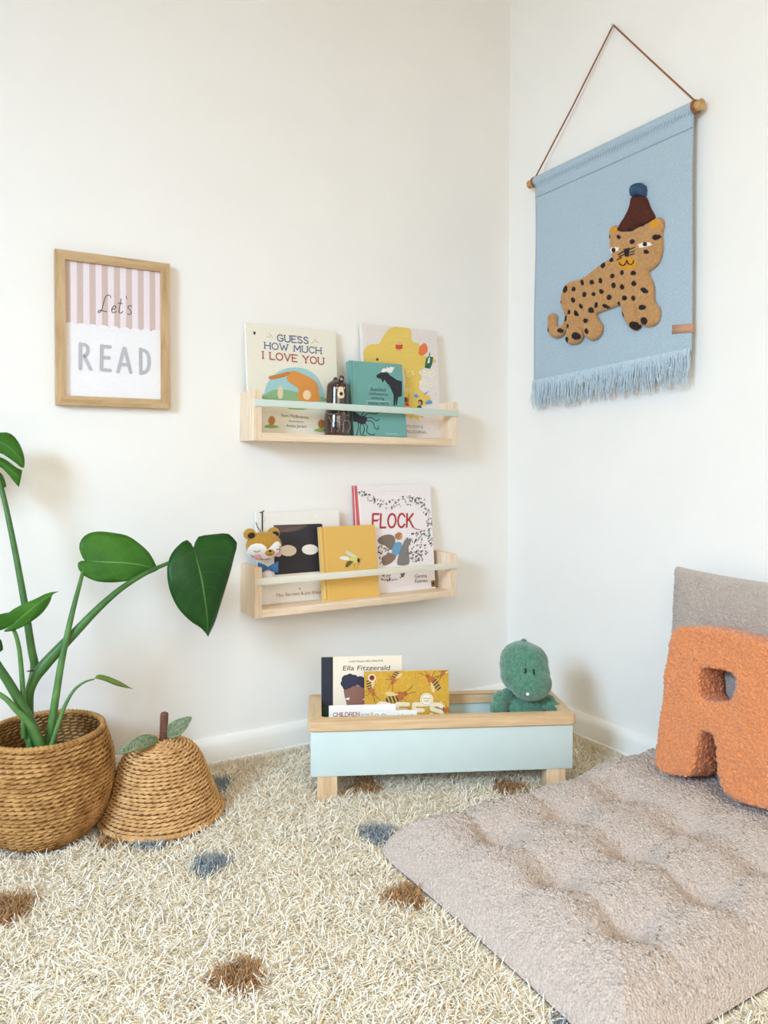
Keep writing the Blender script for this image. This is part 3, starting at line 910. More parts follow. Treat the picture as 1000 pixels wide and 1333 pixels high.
# ------------------------------------------------------------------ surfaces with patches on them
def patch(mb, surf, outline, material, rings=3, eps=0.0006):
    """a star-shaped patch laid on a curved surface; surf(u, v, eps) -> point"""
    cx_ = sum(p[0] for p in outline)/len(outline); cy_ = sum(p[1] for p in outline)/len(outline)
    n = len(outline); vs = [surf(cx_, cy_, eps)]
    for r in range(1, rings+1):
        for a, b in outline:
            t = r/rings; vs.append(surf(cx_+(a-cx_)*t, cy_+(b-cy_)*t, eps))
    fs = [(0, 1+i, 1+(i+1) % n) for i in range(n)]
    for r in range(rings-1):
        for i in range(n):
            a = 1+r*n
            fs.append((a+i, a+n+i, a+n+(i+1) % n, a+(i+1) % n))
    mb.add(vs, fs, material)
def oval(cx_, cy_, rx, ry, n=16):
    return [(cx_+rx*cos(2*pi*i/n), cy_+ry*sin(2*pi*i/n)) for i in range(n)]
def sline(mb, surf, pts, r, material, per=4, n=6):
    mb.tube([surf(p.x, p.y, r*.3) for p in smooth_path([Vector(q) for q in pts], per)], r, material, n)

# ------------------------------------------------------------------ glazed bear figurine on the upper ledge
bc = at(439.5, 540, 'y', -.066); bc.z = TU
px = .00196                                             # metres per photo pixel there
H = at(440, 494, 'y', -.066).z - TU
bear = thing('bear_figurine', bc, 'glossy dark brown ceramic bear figurine between the books on the upper ledge', 'figurine')
G_br = mat('brown_glaze', (66, 42, 36), .12, rgb2=(44, 28, 26), vscale=60, spec=.6, coat=.6)
G_cr = mat('cream_glaze', (228, 206, 164), .2, spec=.5, coat=.5)
G_dk = mat('black_glaze', (30, 28, 32), .15, spec=.5, coat=.5)
G_ln = mat('pale_glaze_line', (176, 154, 140), .3, spec=.4)
prof = [(.0, 0), (.031, 0), (.0335, .004), (.0345, .02), (.0338, .045), (.0312, .062), (.0295, .072), (.0288, .085), (.0268, H-.018), (.0215, H-.008), (.0125, H-.0015), (0, H)]
def rad_at(z):
    for (r0, z0), (r1, z1) in zip(prof[1:-1], prof[2:]):
        if z0 <= z <= z1: return r0+(r1-r0)*(z-z0)/max(z1-z0, 1e-6)
    return .01
pz = smooth_path([Vector((r, z)) for r, z in prof[1:-1]], 4)
mb = MB(); mb.lathe(bc, [(max(p.x, .0005), p.y) for p in pz]+[(.0005, H)], G_br, 40)
mb.build('body', bear)
face_dir = (CAM-bc); A0 = math.atan2(face_dir.y, face_dir.x)+.12
def bs(u, v, e):
    """u = metres round the belly seen from the front, v = height"""
    r = rad_at(v); s_ = max(-.98, min(.98, u/.033)); a = A0+math.asin(s_)
    return bc+Vector(((r+e)*cos(a), (r+e)*sin(a), v))
zt = lambda y: H-(y-215)/14.04*px*.985                    # crop rows of the close-up -> height
ut = lambda x: (x-330)/14.04*px
mb = MB(); patch(mb, bs, [(ut(x), zt(y)) for x, y in ((322, 378), (345, 366), (410, 366), (430, 380), (438, 440), (450, 515), (438, 555), (405, 578), (345, 578), (312, 555), (305, 505), (318, 440))], G_cr, 4)
mz = mb.build('muzzle', bear)
mb = MB(); patch(mb, bs, oval(ut(376), zt(494), .0052, .0045), G_dk, 3, .0016); mb.build('nose', mz)
for x in (290, 455):
    mb = MB(); patch(mb, bs, oval(ut(x), zt(384), .0021, .0024), mat('white_glaze', (236, 230, 222), .2, spec=.5), 2, .001)
    patch(mb, bs, oval(ut(x)+.0006, zt(386), .0010, .0014, 10), G_dk, 2, .0014); mb.build('eye', bear)
for x, bk_ in ((425, 0), (250, 1)):
    a = A0+math.asin(max(-.9, min(.9, ut(x)/.03)))
    e = bc+Vector((.0185*cos(a), .0185*sin(a), H+(.0005 if not bk_ else -.003)))
    if bk_: e += Vector((RT.x, RT.y, 0))*-.001-Vector((FW.x, FW.y, 0))*-.012
    mb = MB(); mb.sphere(e, (.0072, .0055, .0085), G_br, nu=14, nv=10); mb.sphere(e+(CAM-e).normalized()*.0040-Vector((0, 0, .002)), (.0036, .0036, .003), G_ln, nu=10, nv=8)
    mb.build('ear', bear)
mb = MB()
for q in ([(118, 800), (115, 830), (150, 862), (270, 868), (315, 850), (330, 800)], [(425, 800), (430, 850), (470, 880), (530, 880)],
          [(150, 910), (175, 940), (185, 985), (210, 1000)]):
    sline(mb, bs, [(ut(x), zt(y)) for x, y in q], .0005, G_ln)
for x, y in ((312, 948), (430, 960), (380, 972), (380, 1055), (340, 1010)):
    sline(mb, bs, [(ut(x-14), zt(y)), (ut(x+14), zt(y+3))], .0005, G_ln)
mb.build('painted_lines', bear)
for x0 in (270, 465):
    mb = MB(); sline(mb, bs, [(ut(x0+a), zt(b)) for a, b in ((-70, 1190), (-60, 1120), (-55, 1010), (-30, 985), (30, 985), (58, 1010), (65, 1120), (20, 1190))], .0006, G_ln)
    patch(mb, bs, oval(ut(x0), zt(1075), .0058, .0095), G_dk, 3, .0008); mb.build('paw', bear)

# ------------------------------------------------------------------ little plush bear hung over the white book
F_must = mat('mustard_felt', (180, 134, 46), .95, var=.12, vscale=300, bump=.5, bscale=900, sheen=.4)
F_wht = mat('white_felt', (240, 236, 234), .95, var=.03, vscale=300, bump=.4, bscale=900, sheen=.3)
F_pink = mat('pink_felt', (238, 180, 190), .95, var=.04, vscale=300, sheen=.3)
F_blk = mat('black_felt', (50, 42, 38), .95, var=.1, vscale=300)
F_blue = mat('blue_satin', (56, 104, 156), .6, var=.12, vscale=80, sheen=.3)
k7 = 7.143
Yt = -.070
def tp(x, y, yy=Yt): return at(310+x/k7, 650+y/k7, 'y', yy)
hc = tp(240, 432); u_px = (tp(340, 432)-tp(240, 432)).x/100; v_px = (tp(240, 332)-tp(240, 432)).z/100
TR_ = Vector((.9, -.12, .0)).normalized(); TF = Vector((-.30, -.95, -.05)).normalized(); TR_ = (TR_-TF*TR_.dot(TF)).normalized(); TU_ = TF.cross(TR_)*-1
if TU_.z < 0: TU_ = -TU_
rx, ry, rz = 156*u_px, 134*v_px, .021
toy = thing('plush_bear', tp(240, 700), 'tiny mustard plush bear with blue bow tie at the left of the lower ledge', 'soft toy')
mb = MB(); mb.sphere(tp(272, 690), (.017, .014, .026), F_wht, nu=20, nv=14); mb.build('body', toy)
mb = MB(); mb.sphere(hc, (rx, rz, ry), F_must, TR_, -TF, TU_, 32, 20)
head = mb.build('head', toy)
def hs(u, v, e):
    d = max(0.0, 1-u*u-v*v)
    return hc + TR_*(u*(rx+e)) + TU_*(v*(ry+e)) + TF*((rz+e)*sqrt(d))
def hq(pts): return [((x-240)/152, -(y-432)/132) for x, y in pts]
mb = MB(); patch(mb, hs, hq([(98, 500), (105, 450), (130, 415), (170, 398), (215, 400), (250, 425), (268, 470), (290, 500), (305, 460), (300, 425), (325, 392), (355, 385), (375, 410), (385, 450), (380, 490), (352, 520), (310, 548), (240, 563), (170, 549), (124, 515)]), F_wht, 6, .0007)
mb.build('face', head)
for cx_, cy_, r in ((190, 528, 32), (360, 508, 25)):
    mb = MB(); patch(mb, hs, hq(oval(cx_, cy_, r, r)), F_pink, 3, .0013); mb.build('cheek', head)
mz_c = hs(*hq([(285, 482)])[0], .001)
mb = MB(); mb.sphere(mz_c, (42*u_px, .007, 32*v_px), F_must, TR_, -TF, TU_, 18, 12); mzl = mb.build('muzzle', head)
mb = MB(); mb.sphere(mz_c+TF*.0055+TU_*.0045, (.0036, .003, .0028), F_blk, TR_, -TF, TU_, 12, 8)
mb.tube([mz_c+TF*.0066-TU_*.001, mz_c+TF*.0072-TU_*.004], .0004, F_blk, 6); mb.tube([mz_c+TF*.0062-TU_*.004-TR_*.002, mz_c+TF*.0073-TU_*.0045, mz_c+TF*.0062-TU_*.004+TR_*.002], .0004, F_blk, 6); mb.build('nose', mzl)
for q in ([(152, 465), (170, 474), (190, 472), (206, 460)], [(338, 455), (352, 460), (368, 452), (378, 440)]):
    mb = MB(); sline(mb, hs, [((x-240)/152, -(y-432)/132) for x, y in q], .0009, F_blk); mb.build('eyelid', head)
for cx_, cy_, r in ((108, 325, 54), (330, 315, 56)):
    e = tp(cx_, cy_, Yt)-TF*.002
    mb = MB(); mb.sphere(e, (r*u_px, .007, r*v_px), F_must, TR_, -TF, TU_, 18, 12); er = mb.build('ear', head)
    mb = MB(); mb.sphere(e+TF*.0045-TU_*.002+TR_*.003, (r*.62*u_px, .004, r*.55*v_px), F_blk, TR_, -TF, TU_, 14, 10); o = mb.build('inner_ear', er)
mb = MB()
bw = tp(278, 642, Yt-.014)
for s_ in (-1, 1):
    rows = []
    for i in range(7):
        t = i/6; wdt = .003+.0115*t**.8; d = (TR_*s_*( .0245*t)+TU_*(.0008+.0015*t*(1 if s_ > 0 else .3)))
        rows.append([bw+d+TU_*(wdt*cos(a))+TF*(.0042*sin(a)*(1-.3*t)) for a in [2*pi*j/12 for j in range(12)]])
    mb.grid(rows, F_blue, True)
    mb.add(rows[-1], [tuple(range(12))], F_blue)
mb.sphere(bw+TF*.002, (.0038, .004, .0045), F_blue, TR_, -TF, TU_, 12, 8)
mb.build('bow_tie', toy)
tape = mat('black_cord', (44, 44, 50), .8)
bk = lean(-.040, TL_, -.017, .635)
mb = MB()
cpts = [bk.pt(*bk.uv(310+x/k7, 650+y/k7), .0012) for x, y in ((222, 122), (222, 200), (222, 262))]+[tp(224, 300, Yt+.010)]
for d in (0, .0009): mb.tube([p+Vector((d, 0, 0)) for p in cpts], .0011, tape, 6)
mb.tube([bk.pt(*bk.uv(310+x/k7, 650+y/k7), .0016) for x, y in ((200, 122), (225, 118), (240, 104))], .0013, tape, 6)
mb.tube([bk.pt(*bk.uv(310+x/k7, 650+y/k7), .0012) for x, y in ((165, 215), (180, 260))]+[tp(215, 305, Yt+.010)], .0009, tape, 6)
mb.build('cord', toy)

# ------------------------------------------------------------------ the low book box on legs
ROT = (0, 0, -BOX_A)
M_ash = wood('ash_rim', (222, 192, 152), (202, 168, 126), (5, 70, 70), rot=ROT, rough=.5)
M_ashy = wood('ash_rim_end', (222, 194, 156), (204, 172, 132), (70, 5, 70), rot=ROT, rough=.5)
M_ashz = wood('ash_leg', (228, 200, 164), (204, 170, 130), (70, 70, 5), rot=ROT, rough=.5)
M_box = mat('pale_mint_paint', (205, 221, 219), .5, var=.015, vscale=20)
M_boxin = mat('pale_blue_paint_inside', (170, 200, 206), .6, var=.02, vscale=20)
def bx(u, v, z): return BOX_C+BU*u+BV*v+Vector((0, 0, z))
LX, LY = .595, .200
bbox = thing('storage_box', bx(0, 0, 0), 'low mint storage box with wooden rim and legs on the rug, holding books', 'box')
ZB, ZR0, ZR1 = .076, .1755, .1990
for v, nm in ((-1, 'front_panel'), (1, 'back_panel')):
    mb = MB(); mb.box(bx(0, v*(LY/2-.013), (ZB+ZR0)/2), (LX-.012, .014, ZR0-ZB), M_box, BU, BV, bev=.003); o = mb.build(nm, bbox, True, 30)
for u in (-1, 1):
    mb = MB(); mb.box(bx(u*(LX/2-.013), 0, (ZB+ZR0)/2), (.014, LY-.040, ZR0-ZB), M_box, BU, BV, bev=.001); mb.build('end_panel', bbox, True, 30)
mb = MB(); mb.box(bx(0, 0, ZB+.006), (LX-.041, LY-.041, .010), M_boxin, BU, BV); mb.build('base', bbox, True, 30)
rim = MB()
rw = .027
def rrect(hx, hy, r, n=5):
    out = []
    for sx_, sy_, a0 in ((1, 1, 0), (-1, 1, pi/2), (-1, -1, pi), (1, -1, 3*pi/2)):
        for i in range(n):
            a = a0+pi/2*i/(n-1); out.append((sx_*(hx-r)+r*cos(a), sy_*(hy-r)+r*sin(a)))
    return out
oc, ic = rrect(LX/2, LY/2, .012), rrect(LX/2-rw, LY/2-rw, .010)
loops = []
for cc, ins, z in ((oc, .0, ZR0+.003), (oc, .0, ZR1-.004), (oc, .0012, ZR1-.0012), (oc, .004, ZR1), (ic, -.003, ZR1), (ic, 0, ZR1-.003), (ic, 0, ZR0), (oc, .003, ZR0), (oc, 0, ZR0+.003)):
    row = []
    for (u, v) in cc:
        du = u-math.copysign(ins, u); dv = v-math.copysign(ins, v); row.append(bx(du, dv, z))
    loops.append(row)
rim.grid(loops, M_ash, True)
ro = rim.build('rim', bbox, True, 40)
ro.data.materials.append(M_ashy)
for p in ro.data.polygons:                     # the short rails run across
    c = p.center-BOX_C
    if abs(c.dot(BU)) > LX/2-rw-.0005 and abs(c.dot(BV)) < LY/2-rw: p.material_index = 1
for su in (-1, 1):
    for sv in (-1, 1):
        mb = MB(); mb.box(bx(su*.255, sv*.068, (ZB+.0082)/2), (.044, .044, ZB-.0082), M_ashz, BU, BV, bev=.002); mb.build('leg', bbox, True, 30)

# books standing in the box
def bplane(v, zb, leanback=.0, dz=.0):
    o = bx(0, v, zb); vv = (Vector((0, 0, 1))+BV*leanback).normalized()
    return Plane(o, BU, vv, BU.cross(vv))
ZF = ZB+.0112
P = bplane(.020, ZF, .22)
u0, v1 = P.uv(418.0, 855.2); u1 = P.uv(523.4, 855.2)[0]
root, mb = book('picture_book', P, u0, u1, 0, v1, .012, 'cream picture book titled Ella Fitzgerald with black spine, in the box', (238, 226, 206), spine=(40, 44, 56))
A = Art(mb, P, 410, 840, 5.263)
A.poly([(42, 80), (124, 80), (124, 500), (42, 500)], (36, 40, 52), 1)
A.poly([(42, 420), (124, 420), (124, 500), (42, 500)], (40, 70, 58), 2)
A.font('Little People BIG DREAMS', (236, 116), (468, 112), 13, (70, 62, 60))
A.font('Ella Fitzgerald', (192, 172), (512, 168), 32, (44, 42, 46), slant=.12)
HAIR = (46, 46, 68)
A.poly([(200, 300), (200, 330), (215, 390), (235, 440), (340, 440), (345, 300), (320, 285), (270, 275), (230, 285)], (142, 98, 84), 2, 3)
for cx_, cy_, r in ((215, 235, 32), (240, 220, 26), (270, 225, 24), (200, 262, 24), (230, 262, 34), (270, 255, 26), (310, 245, 34), (330, 265, 26), (210, 285, 20)):
    A.ell(cx_, cy_, r, r, HAIR, 3)
A.poly([(208, 366), (235, 356), (238, 372), (218, 374)], (240, 236, 230), 4); A.poly([(326, 372), (345, 360), (345, 380)], (240, 236, 230), 4)
mb.build('cover', root, False)
P = bplane(-.012, ZF, .14)
u0, v1 = P.uv(474.6, 874.5); u1 = P.uv(584.0, 873)[0]
root, mb = book('board_book', P, u0, u1, .02, v1, .016, 'mustard board book covered in bees leaning on the cream one in the box', (206, 160, 54), hard=False, rough=.35)
root.location = root.location
A = Art(mb, P, 410, 840, 5.263)
HEX = (222, 180, 84)
for r in range(6):
    for c in range(11):
        cx_, cy_ = 365+c*58+(29 if r % 2 else 0), 195+r*52
        if cx_ < 905:
            A.stroke([(cx_+31*cos(pi/6+i*pi/3), cy_+31*sin(pi/6+i*pi/3)) for i in range(7)], .0008, HEX if (r+c) % 3 else (188, 132, 40), 1)
def bee(x, y, s_, a):
    R2 = lambda u, v: (x+s_*(u*cos(a)-v*sin(a)), y+s_*(u*sin(a)+v*cos(a)))
    A.poly([R2(u, v) for u, v in ((-20, -25), (-70, -22), (-100, 0), (-70, 24), (-20, 22))], (196, 160, 90), 2, 2)
    for k in range(4):
        u = -88+k*20; hgt = 14+7*min(k, 2)
        A.poly([R2(u, -hgt), R2(u+10, -hgt-2), R2(u+10, hgt+2), R2(u, hgt)], (78, 56, 40), 3)
    A.poly([R2(u, v) for u, v in ((-18, -22), (12, -22), (22, 0), (12, 22), (-18, 22))], (182, 104, 50), 3, 2)
    A.poly([R2(u, v) for u, v in ((20, -14), (40, -12), (46, 6), (24, 14))], (168, 90, 48), 4, 2)
    A.poly([R2(u, v) for u, v in ((-5, -10), (-60, -48), (-80, -40), (-60, -18))], (224, 196, 136), 4, 2)
    for u, v, w_, z in ((5, 20, 20, 62), (-8, 20, -20, 60), (40, -10, 92, -34), (42, 4, 96, 12)):
        A.stroke([R2(u, v), R2((u+w_)/2+8, (v+z)/2), R2(w_, z)], .0010, (70, 46, 36), 4, 3)
bee(585, 345, 1.15, -.35); bee(795, 235, 1.0, -2.3); bee(540, 235, .8, 2.0); bee(390, 310, .85, 1.2); bee(900, 440, .8, .4); bee(880, 190, .6, 2.4)
A.ell(391, 223, 27, 27, (238, 226, 204), 5); A.ell(391, 223, 19, 19, (170, 60, 46), 6); A.ell(391, 219, 11, 12, (70, 40, 36), 7)
A.caps('BEES', (440, 490), (872, 490), 86, (236, 222, 196), 6, .34, gap=.3)
A.ell(766, 372, 46, 46, (244, 232, 208), 7)
A.stroke([(766+38*cos(i*pi/9), 372+38*sin(i*pi/9)) for i in range(19)], .0006, (110, 86, 60), 8)
A.font('with pull', (740, 368), (792, 366), 12, (110, 86, 60), 8); A.font('tabs', (748, 386), (784, 384), 12, (110, 86, 60), 8)
for q in ([(748, 415), (745, 435)], [(782, 415), (788, 432)]): A.stroke(q, .0007, (110, 86, 60), 8)
mb.build('cover', root, False)
P = bplane(-.050, ZF, .05)
u0, v1 = P.uv(428.2, 919.8); u1 = P.uv(515.5, 918.9)[0]
root, mb = book('picture_book', P, u0, u1, 0, v1, .009, 'white picture book reading Children of the, low in front of the Ella book', (242, 240, 236), spine=(238, 236, 232))
A = Art(mb, P, 410, 840, 5.263)
A.caps('CHILDREN', (126, 488), (304, 483), 25, (150, 66, 64), 2, .17, True)
A.font('OF THE', (314, 482), (374, 481), 13, (84, 124, 136))
A.poly([(380, 492), (384, 460), (396, 458), (402, 492)], (232, 206, 140), 2)
A.poly([(100, 520), (220, 520), (220, 600), (100, 600)], (196, 214, 206), 1)
mb.build('cover', root, False)
P = bplane(-.064, ZF, .03)
u0, v1 = P.uv(485.8, 926.3); u1 = P.uv(543.0, 925.6)[0]
root, mb = book('paperback_book', P, u0, u1, 0, v1, .006, 'thin white paperback just showing above the front rim of the box', (240, 240, 238), hard=False)
A = Art(mb, P, 410, 840, 5.263)
for tx, x0, x1 in (('G', 408, 442), ('R', 462, 484), ('I', 570, 574), ('I', 596, 600), ('I', 660, 664)):
    A.caps(tx, (x0, 512), (x1, 511), 40, (92, 150, 170), 2, .10)
mb.build('cover', root, False)

# ------------------------------------------------------------------ green plush dinosaur sitting in the box
PLU = mat('green_plush', (98, 148, 124), .95, rgb2=(66, 112, 92), vscale=150, bump=1.0, bscale=330, sheen=.6, bdist=.003)
dn = bx(.205, -.005, 0)
dist = (dn-CAM).dot(FW); dpx = dist/FOC
FH = Vector((FW.x, FW.y, 0)).normalized(); RH = Vector((RT.x, RT.y, 0)).normalized(); ZV = Vector((0, 0, 1))
d0 = ray(684, 880); d0 = CAM+d0*(dist/d0.dot(FW))
def dp(x, y, fwd=0): return d0+RH*((x-684)*dpx)-ZV*((y-880)*dpx)-FH*(fwd*dpx)
mb = MB()
def el(x, y, f, rx_, rz_, ry_, tilt=0.0):
    X = RH*cos(tilt)+ZV*sin(tilt); Z = -RH*sin(tilt)+ZV*cos(tilt)
    mb.sphere(dp(x, y, f), (rx_*dpx, rz_*dpx, ry_*dpx), PLU, X, FH, Z, 24, 16)
el(679, 860, 0, 28, 25, 26); el(688, 862, 4, 25, 24, 25)                 # skull
el(682, 874, 8, 32, 26, 27); el(687, 884, 20, 27, 20, 22); el(681, 866, 4, 31, 26, 24)   # cheeks and muzzle
el(694, 868, 14, 18, 16, 15)                                              # brow
el(683, 930, -2, 26, 20, 26); el(683, 950, 2, 34, 26, 26)                # body
for pts in ([(662, 906, -2, 10), (652, 910, 2, 11.5), (648, 920, 8, 11.5), (648, 934, 12, 11), (651, 946, 14, 10)], [(704, 908, -2, 10), (714, 914, 2, 10.5), (722, 921, 8, 10), (728, 926, 10, 8.5)]):
    for x, y, f, r in pts: el(x, y, f, r, r, r)
for x, y, f, r in ((655, 966, 18, 16), (712, 966, 18, 16)): el(x, y, f, r, r, r)
dino = mb.build('plush_dinosaur'); soften(dino, .0028, 4)
boucle(dino, 180, .0012, .0010, 40)
tag(dino, 'green plush dinosaur sitting at the right end of the mint box', 'soft toy')
mb = MB()
for x, y, f, r in ((682, 836, -2, 4.5), (684, 845, 10, 3.5), (687, 850, 19, 3)):
    mb.sphere(dp(x, y, f), r*dpx, PLU, nu=12, nv=8)
o = mb.build('crest', dino); o['label'] = 'small darker plush spikes on the head'
def on_dino(x, y):
    d = ray(x, y).normalized(); hit, loc, nor, idx = dino.ray_cast(CAM, d); return loc if hit else dp(x, y, 30)
bpy.context.view_layer.update()
dk = mat('black_thread', (28, 34, 34), .5)
for q in ([(683.5, 870), (684.8, 873), (683, 876.5)], [(694.5, 870.5), (694.8, 874), (695.2, 878)]):
    mb = MB(); pts = [on_dino(*a)-FH*.0008 for a in q]; mb.tube(smooth_path(pts, 4), .0022, dk, 8); mb.build('eye', dino)
wf = mat('white_fabric', (238, 240, 236), .8)
mb = MB(); p_ = on_dino(687, 903.5); mb.sphere(p_-FH*.001, (.004, .003, .0035), wf, RH, FH, ZV, 12, 8); mb.build('tooth', dino)
mb = MB(); p_ = on_dino(727, 922); mb.tube([p_+ZV*.005-FH*.002, p_-FH*.003, p_-ZV*.006-FH*.001+RH*.001], [.0006, .0016, .0012], wf, 8); mb.build('claw', dino)

# ------------------------------------------------------------------ woven baskets
ROPE = mat('seagrass_rope', (196, 152, 96), .8, rgb2=(150, 106, 58), vscale=38, bump=.35, bscale=700, spec=.2)
ROPE2 = mat('pale_paper_rope', (224, 182, 128), .8, rgb2=(192, 146, 94), vscale=45, bump=.35, bscale=700, spec=.2)
def resample(prof, pitch):
    P = smooth_path([Vector(p) for p in prof], 24); L = [0]
    for a, b in zip(P[:-1], P[1:]): L.append(L[-1]+(b-a).length)
    n = int(round(L[-1]/pitch)); out = []
    j = 0
    for i in range(n+1):
        t = L[-1]*i/n
        while j < len(L)-2 and L[j+1] < t: j += 1
        f = (t-L[j])/max(L[j+1]-L[j], 1e-9); p = P[j].lerp(P[j+1], f); d = (P[j+1]-P[j]).normalized()
        out.append((p.x, p.y, d.x, d.y))
    return out
def weave(mb, c, prof, pitch, strand, turn, material, seed=0, n=5):
    """rows of two-strand twisted rope laid round a profile"""
    R_ = random.Random(seed)
    for i, (r, z, dr, dz) in enumerate(resample(prof, pitch)):
        if r < .01: continue
        tw = max(6, int(round(2*pi*r/turn))); seg = tw*8; ph = R_.uniform(0, 6.28); wob = R_.uniform(0, 6.28)
        for s_ in (0, pi):
            rows = []
            for k in range(seg):
                a = 2*pi*k/seg; q = a*tw+s_+ph+.5*sin(3*a+wob)
                rr = r + (dz*cos(q))*strand*.72 + dr*sin(q)*strand*.55
                zz = z - dr*cos(q)*strand*.72*0 + dz*sin(q)*strand*.55 - dr*cos(q)*strand*.72
                zz += .0009*sin(5*a+wob)
                C_ = c+Vector((rr*cos(a), rr*sin(a), zz)); er = Vector((cos(a), sin(a), 0))
                rad = strand*(.92+.16*sin(q*3+i))
                rows.append([C_+er*(rad*cos(2*pi*j/n)*1.0)+Vector((0, 0, rad*sin(2*pi*j/n))) for j in range(n)])
            rows.append(rows[0]); mb.grid(rows, material, True)
def coil(mb, c, r, z, rad, wraps, material, n=8, tilt=.6):
    """a wrapped rim: slanting turns of cord round a hoop"""
    seg = wraps*8; rows = []
    for k in range(seg+1):
        a = 2*pi*k/seg; er = Vector((cos(a), sin(a), 0)); row = []
        for j in range(n):
            b = 2*pi*j/n; rr = rad*(1+.16*sin(wraps*a+tilt*2*b))
            row.append(c+er*(r+rr*cos(b))+Vector((0, 0, z+rr*sin(b))))
        rows.append(row)
    mb.grid(rows, material, True)

bprof = [(.062, .022), (.088, .036), (.110, .066), (.1235, .108), (.127, .146), (.1235, .182), (.115, .211), (.1085, .226)]
basket = thing('plant_basket', BASKET+Vector((0, 0, .0125)), 'round woven seagrass basket on the rug holding the green plant', 'basket')
mb = MB(); weave(mb, BASKET, bprof, .0083, .0031, .034, ROPE, 3); mb.build('woven_wall', basket, True, 80)
mb = MB(); coil(mb, BASKET, .1085, .230, .0052, 80, ROPE); mb.build('rim', basket, True, 80)
M_core = mat('basket_gap_shade', (122, 84, 46), .9, var=.2, vscale=80)  # added inner liner, dark to stand for shade between the rope rows
mb = MB(); fine = smooth_path([Vector(p) for p in bprof], 5)
mb.lathe(BASKET, [(.001, .0142)]+[(.06, .0142)]+[(p.x-.0008, p.y) for p in fine]+[(p.x-.0030, p.y) for p in fine[::-1]]+[(.058, .019), (.001, .019)], M_core, 60, caps=False)
o = mb.build('added_liner', basket, True, 60)

pear = thing('pear_basket', PEAR+Vector((0, 0, .026)), 'woven pear shaped basket with brown stem and two green leaves on the rug', 'basket')
pprof = [(.122, .034), (.1165, .046), (.1085, .066), (.0985, .092), (.089, .118), (.080, .140), (.069, .157), (.052, .1695), (.030, .1765), (.011, .1785)]
mb = MB(); weave(mb, PEAR, pprof, .0072, .0027, .030, ROPE2, 8); mb.build('woven_body', pear, True, 80)
mb = MB(); coil(mb, PEAR, .1235, .031, .0048, 96, ROPE2, tilt=.3); mb.build('rim', pear, True, 80)
mb = MB(); fine = smooth_path([Vector(p) for p in pprof], 4)
mb.lathe(PEAR, [(p.x-.0006, p.y-.0004) for p in fine]+[(max(p.x-.003, .001), p.y-.003) for p in fine[::-1]], M_core, 60, caps=False)
mb.build('added_liner', pear, True, 60)  # same added dark liner, shade for the gaps in the pear's weave
STEM = mat('brown_paper_cord', (112, 74, 58), .85, var=.2, vscale=120)
mb = MB(); top = PEAR+Vector((.004, 0, .179))
mb.tube([top+Vector((0, 0, -.006)), top+Vector((.001, 0, .03)), top+Vector((.002, 0, .053))], .0062, STEM, 12)
rows = []
for k in range(15*14+1):
    a = 2*pi*k/14; z = -.004+.0585*k/(15*14); rows.append(top+Vector((.0066*cos(a)+.002*z/.05, .0066*sin(a), z)))
mb.tube(rows, .0021, STEM, 6); mb.sphere(top+Vector((.002, 0, .054)), (.0078, .0078, .005), STEM, nu=14, nv=8)
mb.build('stem', pear, True, 80)
GL = mat('sage_paper_cord', (140, 158, 124), .85, rgb2=(98, 118, 86), vscale=160)
def paper_leaf(base, tip, side_, wd, nrm, gaps=17):
    mb = MB(); base, tip = Vector(base), Vector(tip); d = tip-base; L_ = d.length; d.normalize()
    n_ = Vector(nrm); sd = d.cross(n_).normalized(); n_ = sd.cross(d)
    def edge(t, s_):
        w_ = wd*(sin(pi*min(1, t**.75)))**.8
        return base+d*(L_*t)+sd*(s_*w_)+n_*(.010*sin(pi*t))
    loop = [edge(i/20, 1) for i in range(21)]+[edge(i/20, -1) for i in range(19, -1, -1)]
    mb.tube(loop, .0024, GL, 6); mb.tube([edge(i/14, 0)+n_*.001 for i in range(15)], .0018, GL, 6)
    for i in range(gaps):
        t = .05+.92*i/(gaps-1)
        for s_ in (-1, 1):
            p0 = edge(max(0, t-.07), 0)+n_*.0016; p1 = edge(t, s_)
            if (p1-p0).length > .003: mb.tube([p0, p0.lerp(p1, .5)+n_*.0015, p1], [.0011, .0017, .0013], GL, 6)
    return mb.build('leaf', pear, True, 80)
pq = lambda x, y, yy: at(140+x/6.25, 915+y/6.25, 'y', yy)
paper_leaf(pq(400, 290, -.205), pq(84, 412, -.250), 1, .0125, (-.1, -.75, .66))
paper_leaf(pq(474, 262, -.200), pq(680, 118, -.215), 1, .0145, (.1, -.9, .4))

